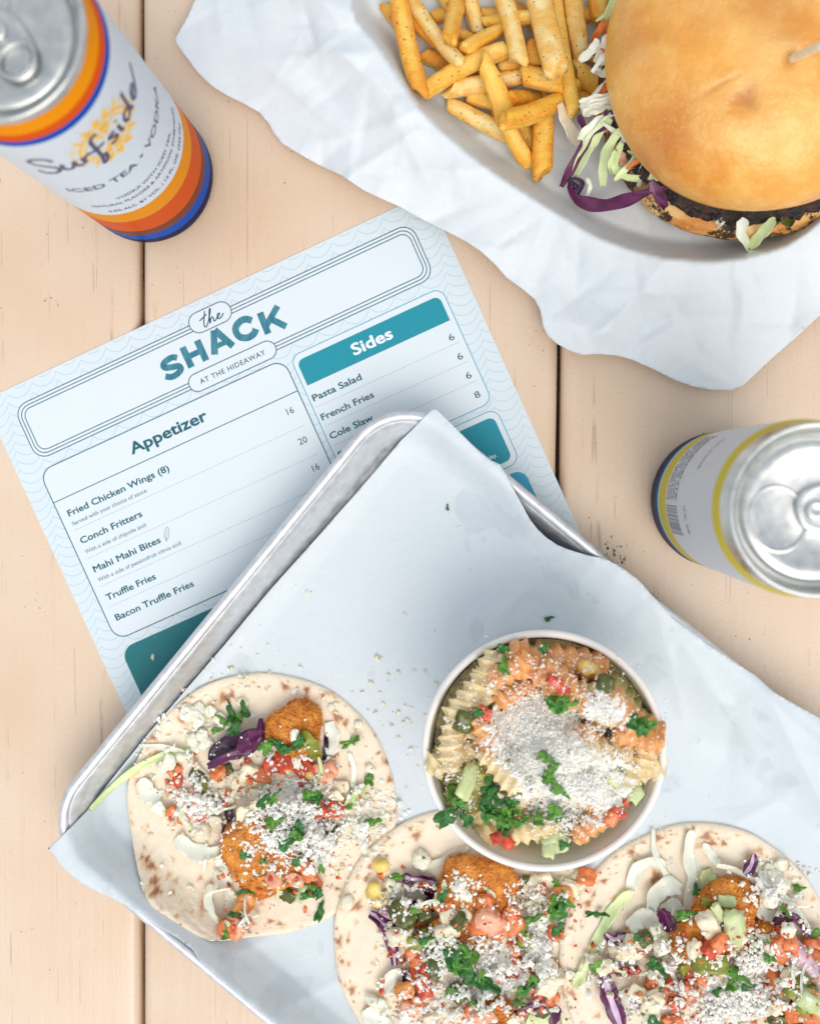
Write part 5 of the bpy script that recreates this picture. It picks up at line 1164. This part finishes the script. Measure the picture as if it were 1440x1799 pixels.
lc = (bc[0]+2.5, bc[1]-3.5)
pf = [(0.02, 5.2), (52, 5.4), (58, 7.5), (60.5, 12), (61.5, 17), (60, 21.5), (57, 23.5), (0.02, 24)]
import itertools
def refine(pf, k=6):
    out = []
    for (a, b), (c, d) in zip(pf, pf[1:]):
        for t in range(k): out.append((a+(c-a)*t/k, b+(d-b)*t/k))
    out.append(pf[-1]); return out
V, F = dome(refine(pf), 200, *lc, 0.02, 2); V[:, 2] += 0.0
V += np.array([[0.7*fbm(v, 0.12, 3, 5), 0.7*fbm(v, 0.12, 3, 9), 0.5*fbm(v, 0.1, 3, 11)] for v in V]); V[:, 2] = np.maximum(V[:, 2], 4.6)
obj('bottom_bun', V, F, M_HEEL, burger)
V, F = dome(refine([(0.02, 23), (50, 23), (58, 25), (60, 28), (58.5, 32.5), (50, 35.5), (0.02, 36)], 6), 240, bc[0]+2.2, bc[1]-1.8, 0.02, 3)
V += np.array([[2.0*fbm(v, 0.22, 4, 5), 2.0*fbm(v, 0.22, 4, 9), 0.9*fbm(v, 0.2, 3, 11)] for v in V]); obj('patty', V, F, M_PATTY, burger)
def bs(name, pts, w_, mats, zs, seed, **k): strip(name, burger, pts, w_, mats, seed, zabs=zs, rest=False, **k)
for i in range(5):
    t = i/4; bs('cabbage_shred', [(1018+6*t, 188+20*t-4), (1045, 178+14*t), (1084, 176+9*t)], 4.2, [M_CAB], (30+2*t, 33-t, 33), 80+i, curl=1.2)
bs('cabbage_shred', [(1072, 206), (1046, 238), (1028, 268), (1008, 308)], 5.2, [M_CABG], (34, 28, 22, 14), 85)
bs('cabbage_shred', [(1062, 205), (1034, 230), (1022, 246)], 4.6, [M_CAB], (32, 29, 25), 86)
bs('cabbage_shred', [(1092, 225), (1070, 256), (1059, 288), (1058, 326)], 4.0, [M_CABG], (36, 30, 22, 14), 87)
bs('cabbage_shred', [(1094, 245), (1082, 275), (1080, 296), (1100, 312), (1128, 314)], 3.0, [M_CABG], (33, 29, 27, 27, 30), 88)
bs('cabbage_shred', [(1030, 312), (1036, 328), (1030, 346)], 1.8, [M_CAB], (12, 10, 8), 89)
bs('cabbage_shred', [(1082, 262), (1072, 290), (1074, 306)], 2.6, [M_CABG], (34, 28, 22), 90)
bs('cabbage_shred', [(1049, 68), (1040, 88), (1018, 108)], 3.6, [M_CAB], (34, 31, 26), 91)
bs('cabbage_shred', [(1067, 60), (1060, 80), (1046, 110)], 3.6, [M_CAB], (36, 33, 30), 92)
bs('cabbage_shred', [(1076, 98), (1060, 104), (1046, 102)], 4.6, [M_CAB], (34, 32, 30), 93)
bs('cabbage_shred', [(1072, 122), (1058, 130), (1046, 126)], 3.6, [M_CAB], (32, 30, 28), 94)
bs('cabbage_shred', [(1090, -6), (1076, 14), (1070, 36)], 5.0, [M_CABG], (38, 36, 33), 95)
bs('lettuce_edge', [(1076, -12), (1072, 6), (1070, 20)], 3.2, [M_CIL], (36, 34, 32), 96)
bs('carrot_shred', [(1063, 36), (1052, 54), (1040, 76)], 2.8, [M_CARROT], (34, 32, 28), 97)
bs('carrot_shred', [(1070, 50), (1060, 64)], 2.2, [M_CARROT], (32, 28), 98)
bs('onion_strip', [(982, 182), (996, 216), (1018, 258)], 5.2, [M_ONION], (20, 17, 12), 99, curl=0.4)
bs('purple_cabbage_shred', [(1066, 222), (1040, 234), (1022, 262), (1002, 298), (986, 328)], 4.0, [M_PUR], (32, 28, 22, 16, 11), 100)
bs('purple_cabbage_shred', [(1016, 202), (1026, 224), (1042, 232)], 2.8, [M_PUR, M_PURW], (26, 27, 27), 101)
bs('purple_cabbage_shred', [(1000, 324), (1016, 352), (1058, 362), (1102, 352), (1142, 336)], 5.4, [M_PUR, M_PUR], (12, 11, 13, 20, 29), 102, curl=0.6)
bs('purple_cabbage_shred', [(1000, 330), (1008, 318), (1018, 326), (1012, 340)], 3.6, [M_PURD], (12, 14, 13, 11), 103)
bs('purple_cabbage_shred', [(1142, 318), (1154, 340), (1168, 366)], 4.4, [M_PUR, M_PURW], (34, 32, 26), 104)
bs('cabbage_shred', [(1304, 382), (1302, 408), (1314, 438)], 5.0, [M_CAB], (36, 28, 14), 105)
bs('cabbage_shred', [(1360, 382), (1340, 406), (1314, 436)], 4.6, [M_CABG], (36, 27, 14), 106)
bs('cabbage_shred', [(1275, 378), (1268, 388), (1258, 394)], 2.8, [M_CAB], (32, 29, 26), 107)
bs('lettuce_edge', [(1370, 384), (1385, 392), (1396, 388)], 3.6, [M_OLIVE], (32, 28, 30), 108)
R = np.random.default_rng(91)
for q in range(34):                                     # slaw spilling out between bun and patty, around the visible side
    a_ = math.radians(R.uniform(150, 232)); r1_, r2_ = R.uniform(50, 56), R.uniform(60, 66.5); z1_, z2_ = R.uniform(33, 36), R.uniform(20, 33)
    if R.uniform() < 0.45: r2_ = R.uniform(58, 61.5); z2_ = 33
    p_ = [(bc[0]+1+r1_*math.cos(a_), bc[1]-1+r1_*math.sin(a_)), (bc[0]+1+(r1_+r2_)/2*math.cos(a_+0.03), bc[1]-1+(r1_+r2_)/2*math.sin(a_+0.03)), (bc[0]+1+r2_*math.cos(a_+R.uniform(-0.14, 0.14)), bc[1]-1+r2_*math.sin(a_+R.uniform(-0.14, 0.14)))]
    def px_(x, y, z):
        c_ = RC.T @ np.array([x, y, z-CAMH]); return 720+FPX*c_[0]/-c_[2], 899.5-FPX*c_[1]/-c_[2]
    zz_ = (z1_, (z1_+z2_)/2+1.5, z2_)
    bs('slaw_shred', [px_(x, y, z) for (x, y), z in zip(p_, zz_)], R.uniform(1.6, 3.4), [(M_CAB, M_CABG, M_CAB, M_PUR, M_CARROT)[int(R.integers(5))]], zz_, 300+q)
bs('tomato_slice', [(1092, 262), (1100, 282), (1118, 294)], 5.5, [M_TOMP], (30, 28, 29), 109)
pkr = np.array([*W(1385, 106, 72), 72.0]); pke = np.array([*W(1462, 70, 112), 112.0])
ax = (pke-pkr)/np.linalg.norm(pke-pkr); s1_ = np.cross(ax, [0, 0, 1]); s1_ /= np.linalg.norm(s1_); s2_ = np.cross(s1_, ax)
V = []; F = []; n = 14
for q, (t, r) in enumerate(((-14, 0.15), (-8, 1.0), (0, 1.45), (25, 1.5), (60, 1.5))):
    for k in range(n):
        a = 2*math.pi*k/n; V.append(pkr+ax*t+(s1_*math.cos(a)+s2_*math.sin(a))*r*(1+0.06*math.sin(k*2.3)))
for q in range(4):
    for k in range(n): F.append((q*n+k, q*n+(k+1) % n, (q+1)*n+(k+1) % n, (q+1)*n+k))
F.append(tuple(range(n))); F.append(tuple(4*n+k for k in range(n)))
tag(obj('wooden_pick', V, F, M_WOOD, org=tuple(pkr)), 'pale wooden pick stuck into the top of the burger bun', 'pick')

# ================================================================== CANS
def paintm(name, c, rough=0.3, metal=0.25): return plain(name, c, rough+0.1, 0, var=0.05, scale=1.5, spec=0.04)
C_WHITE = paintm('can_white_paint', lin(206, 214, 222), 0.34, 0.2); C_YEL = paintm('can_amber_paint', lin(222, 138, 18)); C_RED = paintm('can_orange_red_paint', lin(204, 80, 22))
C_BRN = paintm('can_brown_paint', lin(118, 62, 44)); C_BLU = paintm('can_blue_paint', lin(0, 74, 170)); C_NVY = paintm('can_navy_paint', lin(4, 18, 66)); C_LEM = paintm('can_yellow_paint', lin(196, 178, 66))
C_GRY = paintm('can_silver_white_paint', lin(198, 200, 204), 0.34, 0.35); C_CYN = paintm('can_pale_cyan_paint', lin(142, 196, 206)); C_TEA = paintm('can_deep_blue_paint', lin(2, 62, 112)); C_INK = plain('can_ink', lin(58, 52, 96), 0.4); C_INKG = plain('can_grey_ink', lin(104, 112, 128), 0.4); C_SUN = plain('can_sun_yellow_ink', lin(236, 178, 20), 0.4); C_SUNL = plain('can_sun_pale_ink', lin(238, 204, 110), 0.4)
BR = 28.7
def can(name_label, c, h, bands, tab_ang, tab_half=False):
    root = thing('beverage_can', name_label, 'can', (c[0], c[1], 0))
    prof = [(23.2, 0.9), (23.6, 0.0), (24.4, 0.0), (25.2, 1.2), (27.6, 4.5), (28.5, 7.5), (BR, 10)]
    z = 10.0; zs = sorted(set([b[0] for b in bands if b[0] > 10]+list(np.linspace(10, h-17, 12))))
    for z in zs[1:] if zs[0] == 10 else zs:
        if z < h-16.5: prof.append((BR, z))
    for t in np.linspace(0, 1, 14)[1:]: prof.append((BR-(3.0)*(t*t*(3-2*t)), h-17+13*t))
    for t in [b[0] for b in bands if b[0] >= h-17]: pass
    V, F = lathe(prof, 160, c); n = 160; fm = []
    mats = []; mi = {}
    for i in range(len(prof)-1):
        zc = (prof[i][1]+prof[i+1][1])/2; mt = bands[0][1]
        for b0, mm_ in bands:
            if zc >= b0: mt = mm_
        if mt.name not in mi: mi[mt.name] = len(mats); mats.append(mt)
        fm += [mi[mt.name]]*n
    obj('body', V, F, mats, root, fm=fm)
    zt = h
    lp = [(25.7, zt-4), (26.3, zt-3.2), (26.9, zt-2.2), (27.1, zt-1.0), (26.9, zt-0.25), (26.3, zt), (25.6, zt-0.3), (25.2, zt-1.4), (24.4, zt-5.0), (23.8, zt-6.4), (23.2, zt-6.7), (22.7, zt-6.2), (22.3, zt-4.6), (21.6, zt-4.1), (18, zt-4.0), (17.4, zt-4.35), (8, zt-4.4), (6, zt-4.2), (0.02, zt-4.2)]
    V, F = lathe(lp, 128, c); obj('lid', V, F, M_CAN, root)
    ca, sa = math.cos(tab_ang), math.sin(tab_ang); zp = zt-4.4
    def L2(x, y, z): return (c[0]+x*ca-y*sa, c[1]+x*sa+y*ca, z)
    # pull tab: rounded plate with an open ring, and a nose under the rivet (x towards the ring)
    n = 40; outl = []
    for k in range(n):
        a = 2*math.pi*k/n; x = 5.2+11.2*math.copysign(abs(math.cos(a))**0.8, math.cos(a)); y = 7.9*math.copysign(abs(math.sin(a))**0.8, math.sin(a))*(1-0.012*x); outl.append((x, y))
    hole = [(10.2+4.0*math.cos(2*math.pi*k/n), 5.0*math.sin(2*math.pi*k/n)) for k in range(n)]
    V = []; F = []
    rings = []
    for (f_, z_) in ((1.0, zp+0.6), (1.0, zp+1.5), (0.93, zp+2.0), (0.80, zp+1.7)):
        rings.append([L2(5.2+(x-5.2)*f_, y*f_, z_) for x, y in outl])
    rings.append([L2(10.2+(x-10.2)*1.18, y*1.18, zp+1.7) for x, y in hole]); rings.append([L2(10.2+(x-10.2)*1.08, y*1.08, zp+2.0) for x, y in hole]); rings.append([L2(x, y, zp+1.4) for x, y in hole]); rings.append([L2(x, y, zp+0.6) for x, y in hole]); rings.append([L2(x, y, zp+0.6) for x, y in outl])
    # align hole start with outline start (both at angle 0)
    for r_ in rings: V += r_
    for q in range(len(rings)-1):
        for k in range(n): F.append((q*n+k, q*n+(k+1) % n, (q+1)*n+(k+1) % n, (q+1)*n+k))
    obj('pull_tab', V, F, M_CAN, root)
    V, F = lathe([(3.4, zp+1.8), (3.2, zp+2.5), (2.4, zp+2.9), (1.4, zp+2.6), (0.02, zp+2.5)], 32, (c[0], c[1])); obj('rivet', V, F, M_CAN, root)
    # scored mouth opposite the ring: raised bead outline
    mo = [(-11.5+8.6*math.cos(2*math.pi*k/48), 10.2*math.sin(2*math.pi*k/48)) for k in range(48)]; V = []; F = []
    for q in range(8):
        b = 2*math.pi*q/8
        for k in range(48):
            dx, dy = mo[k][0]+11.5, mo[k][1]; L_ = math.hypot(dx, dy); f_ = 1+0.8*math.cos(b)/L_
            V.append(L2(-11.5+dx*f_, dy*f_, zp+0.15+0.5*math.sin(b)))
    for q in range(8):
        for k in range(48): F.append((q*48+k, q*48+(k+1) % 48, ((q+1) % 8)*48+(k+1) % 48, ((q+1) % 8)*48+k))
    obj('mouth_score', V, F, M_CAN, root)
    return root
def wrapf(c, ang0, R=BR+0.07):
    """(s, h, lift) -> cylinder; s mm along the girth, s grows to the reader's right"""
    def f(V):
        t = ang0+V[:, 0]/R; rr = R+V[:, 2]
        return np.column_stack([c[0]+rr*np.cos(t), c[1]+rr*np.sin(t), V[:, 1]])
    return f
lc1 = W(268, 317, 0); lc1 = (float(lc1[0]), float(lc1[1])); HL = 159.0
bands = [(0, C_NVY), (14, C_BLU), (22, C_BRN), (29, C_RED), (45, C_YEL), (57, C_WHITE), (HL-16.5, C_BLU), (HL-13.6, C_RED), (HL-10.8, C_YEL), (HL-6.4, M_CAN)]
canl = can('white can with orange, red and blue bands and a yellow sun, upper left', lc1, HL, bands, math.radians(-55))
ang0 = math.radians(-43)
def finer(V, F, mx=1.6): return V, F
def ctext(pr, body, sc_, h_, cap, width, bold=0.0, lift=0.05):
    V, F = text2d(body, bold); V = V.copy(); V[:, 1] *= -1; F = [f[::-1] for f in F]; s = cap/CAP; V[:, :2] *= s
    V[:, 0] -= V[:, 0].min(); w0 = V[:, 0].max()
    if width: V[:, 0] *= width/w0; w0 = width
    V[:, 0] += sc_-w0/2; V[:, 1] += h_; pr.add(V[:, :2], F, lift+V[:, 2])
pr = Print()                                              # sunburst behind the name
sz = 121.0; n = 18
for k in range(n):
    a = 2*math.pi*(k+0.5)/n; b_ = math.pi/n*0.95
    p = [(10.6*math.cos(a-b_), sz+10.6*math.sin(a-b_)), (16.2*math.cos(a), sz+16.2*math.sin(a)), (10.6*math.cos(a+b_), sz+10.6*math.sin(a+b_))]
    pr.add(p, [(0, 1, 2)], 0.0, 0)
    q = [(x*0.86, sz+(y-sz)*0.86) for x, y in p]; 
circ = [(10.0*math.cos(2*math.pi*k/48), sz+10.0*math.sin(2*math.pi*k/48)) for k in range(48)]; pr.add(*ribbon2d(circ, 0.9, True), 0.01, 1)
circ = [(13.4*math.cos(2*math.pi*k/72)*(1+0.07*math.cos(n*2*math.pi*k/72+math.pi)), sz+13.4*(1+0.07*math.cos(n*2*math.pi*k/72+math.pi))*math.sin(2*math.pi*k/72)) for k in range(72)]; pr.add(*ribbon2d(circ, 0.7, True), 0.015, 1)
for k in range(9):
    a = 2*math.pi*k/9; p = [(1.6*math.cos(a), sz+1.6*math.sin(a)), (8.8*math.cos(a-0.31), sz+8.8*math.sin(a-0.31)), (9.3*math.cos(a), sz+9.3*math.sin(a)), (8.8*math.cos(a+0.31), sz+8.8*math.sin(a+0.31))]; pr.add(p, [(0, 1, 2, 3)], 0.0, 0)
circ = [(5.4*math.cos(2*math.pi*k/40), sz+5.4*math.sin(2*math.pi*k/40)) for k in range(40)]; pr.add(*ribbon2d(circ, 0.6, True), 0.012, 1)
pr.build('sun_emblem', [C_SUN, C_SUNL], canl, wrapf(lc1, ang0))
pr = Print(); zn = 116.0                                  # handwritten name, drawn stroke by stroke
def st(*pts): pr.add(*ribbon2d(catmull([(x, zn+y) for x, y in pts], 6), 1.45), 0.06+0.004*len(pr.V))
st((-19.5, 9), (-21, 12), (-24.5, 12.4), (-27, 10), (-26, 7), (-22, 4.5), (-20, 1.6), (-22, -1.6), (-26, -2), (-27.5, 0.4))
st((-18.2, 5.2), (-18.6, 1.5), (-17.6, -0.4), (-15.6, 0.6), (-14, 5)); st((-14, 5.2), (-14.2, 1.4), (-13.2, -0.2), (-12, 0.4))
st((-11.2, 5), (-11.2, 0)); st((-11.2, 2.4), (-9.6, 4.8), (-7.6, 5))
st((-2.2, 12.4), (-3.6, 13.4), (-5.2, 11), (-5.6, 5), (-6.0, -2), (-7, -7), (-5.0, -5.4), (-4.4, -1)); st((-7.6, 4.4), (-2.2, 5))
st((2.8, 4.6), (0.8, 5), (-0.2, 3.8), (1.8, 2.4), (2.4, 0.8), (0.6, -0.2), (-1, 0.6))
st((4.8, 5), (4.8, 0.8), (5.8, 0)); st((5.0, 7.8), (5.5, 8.3))
st((11.6, 4.4), (9.2, 5), (7.8, 2.6), (8.8, 0.2), (11, 1.2), (12.4, 5)); st((13.0, 12.6), (12.2, 5), (12.4, 1), (13.6, 0.2))
st((15.2, 2.4), (18.6, 3.2), (18.4, 5), (16.4, 5), (15.2, 2.4), (16.4, 0.1), (18.6, 0.4), (21.5, 3.2), (25, 6.5))
pr.build('name_lettering', [C_INK], canl, wrapf(lc1, ang0))
pr = Print()
ctext(pr, 'ICED TEA \u2022 VODKA', 1.0, 90.5, 4.3, 56, 0.012); ctext(pr, 'VODKA WITH ICED TEA,', 1.5, 74.5, 2.3, 33, 0.006); ctext(pr, 'NATURAL FLAVORS & ARTIFICIAL SWEETENER', 1.5, 69.0, 2.3, 55, 0.006); ctext(pr, '4.5% ALC. BY VOL. | 12 FL. OZ. (355 ML)', 1.5, 61.2, 2.5, 48, 0.006)
pr.build('small_lettering', [C_INK], canl, wrapf(lc1, ang0))
rc1 = W(1254, 877, 0); rc1 = (float(rc1[0]), float(rc1[1])); HR = 132.0
bands = [(0, C_NVY), (18, C_TEA), (23.5, C_CYN), (26.5, C_LEM), (40.5, C_GRY), (HR-15.5, C_LEM), (HR-10.5, M_CAN)]
canr = can('silver and white can with yellow rings and dark blue foot, right edge', rc1, HR, bands, math.radians(15))
pr = Print(); rg = np.random.default_rng(5); s = 0
while s < 11.5:
    w_ = rg.uniform(0.18, 0.7); pr.add([(1+s, 42), (1+s+w_, 42), (1+s+w_, 62), (1+s, 62)], [(0, 1, 2, 3)], 0.0); s += w_+rg.uniform(0.15, 0.5)
pr.build('barcode', [C_INKG], canr, wrapf(rc1, math.radians(180)))
pr = Print()
rows = ['INGREDIENTS:', 'CARBONATED WATER, VODKA,', 'NATURAL FLAVORS, CANE SUGAR,', 'CITRIC ACID, LEMON JUICE']
for k, t_ in enumerate(rows): ctext(pr, t_, -16, 58.5-5*k, 3.0, 30, 0.02)
ctext(pr, '12 FL. OZ.', 6, 74, 2.6, 11, 0.015); ctext(pr, 'NO SUGAR', -20, 82, 2.4, 14, 0.01)
pr.build('small_lettering', [C_INKG], canr, wrapf(rc1, math.radians(180)))

# ================================================================== LOOSE BITS
def flake(px, py, L, rot, label, k=3, wd=None):
    x, y, z = P3(px, py, 0.5, 1.0); o = inst('cilantro_flake', LEAF[k], None, (x, y, z+0.2), (0.25, 0.2, math.radians(rot)), (L/2, (wd or L*0.5)/2/0.62, L/2)); tag(o, label, 'herb flake')
flake(786, 892, 3.2, 95, 'tiny green herb flake alone near the tip of the tray paper', 3, 1.2)
flake(963, 1087, 4.2, 25, 'dark green herb flake on the paper just above the salad cup', 2, 2.2)
flake(367, 1112, 3.4, 0, 'small green herb flake stuck on the tray rim beside the menu', 0, 1.6)
R = np.random.default_rng(77)
grains('cheese_crumbs', None, [(700, 1225, 50, 40, 0, 26), (640, 1190, 60, 30, 0, 16), (450, 1130, 60, 40, -40, 16), (705, 1310, 14, 60, 0, 14), (1000, 1000, 120, 80, 0, 5), (600, 1150, 160, 60, 0, 14), (1420, 1530, 16, 8, 0, 12), (430, 1190, 30, 12, -40, 14), (320, 1250, 60, 20, -50, 10)], M_CHEESE2, 505, 0.3, 1.3, sub=2, label='loose white cheese crumbs scattered over the tray paper', cat='crumbs')
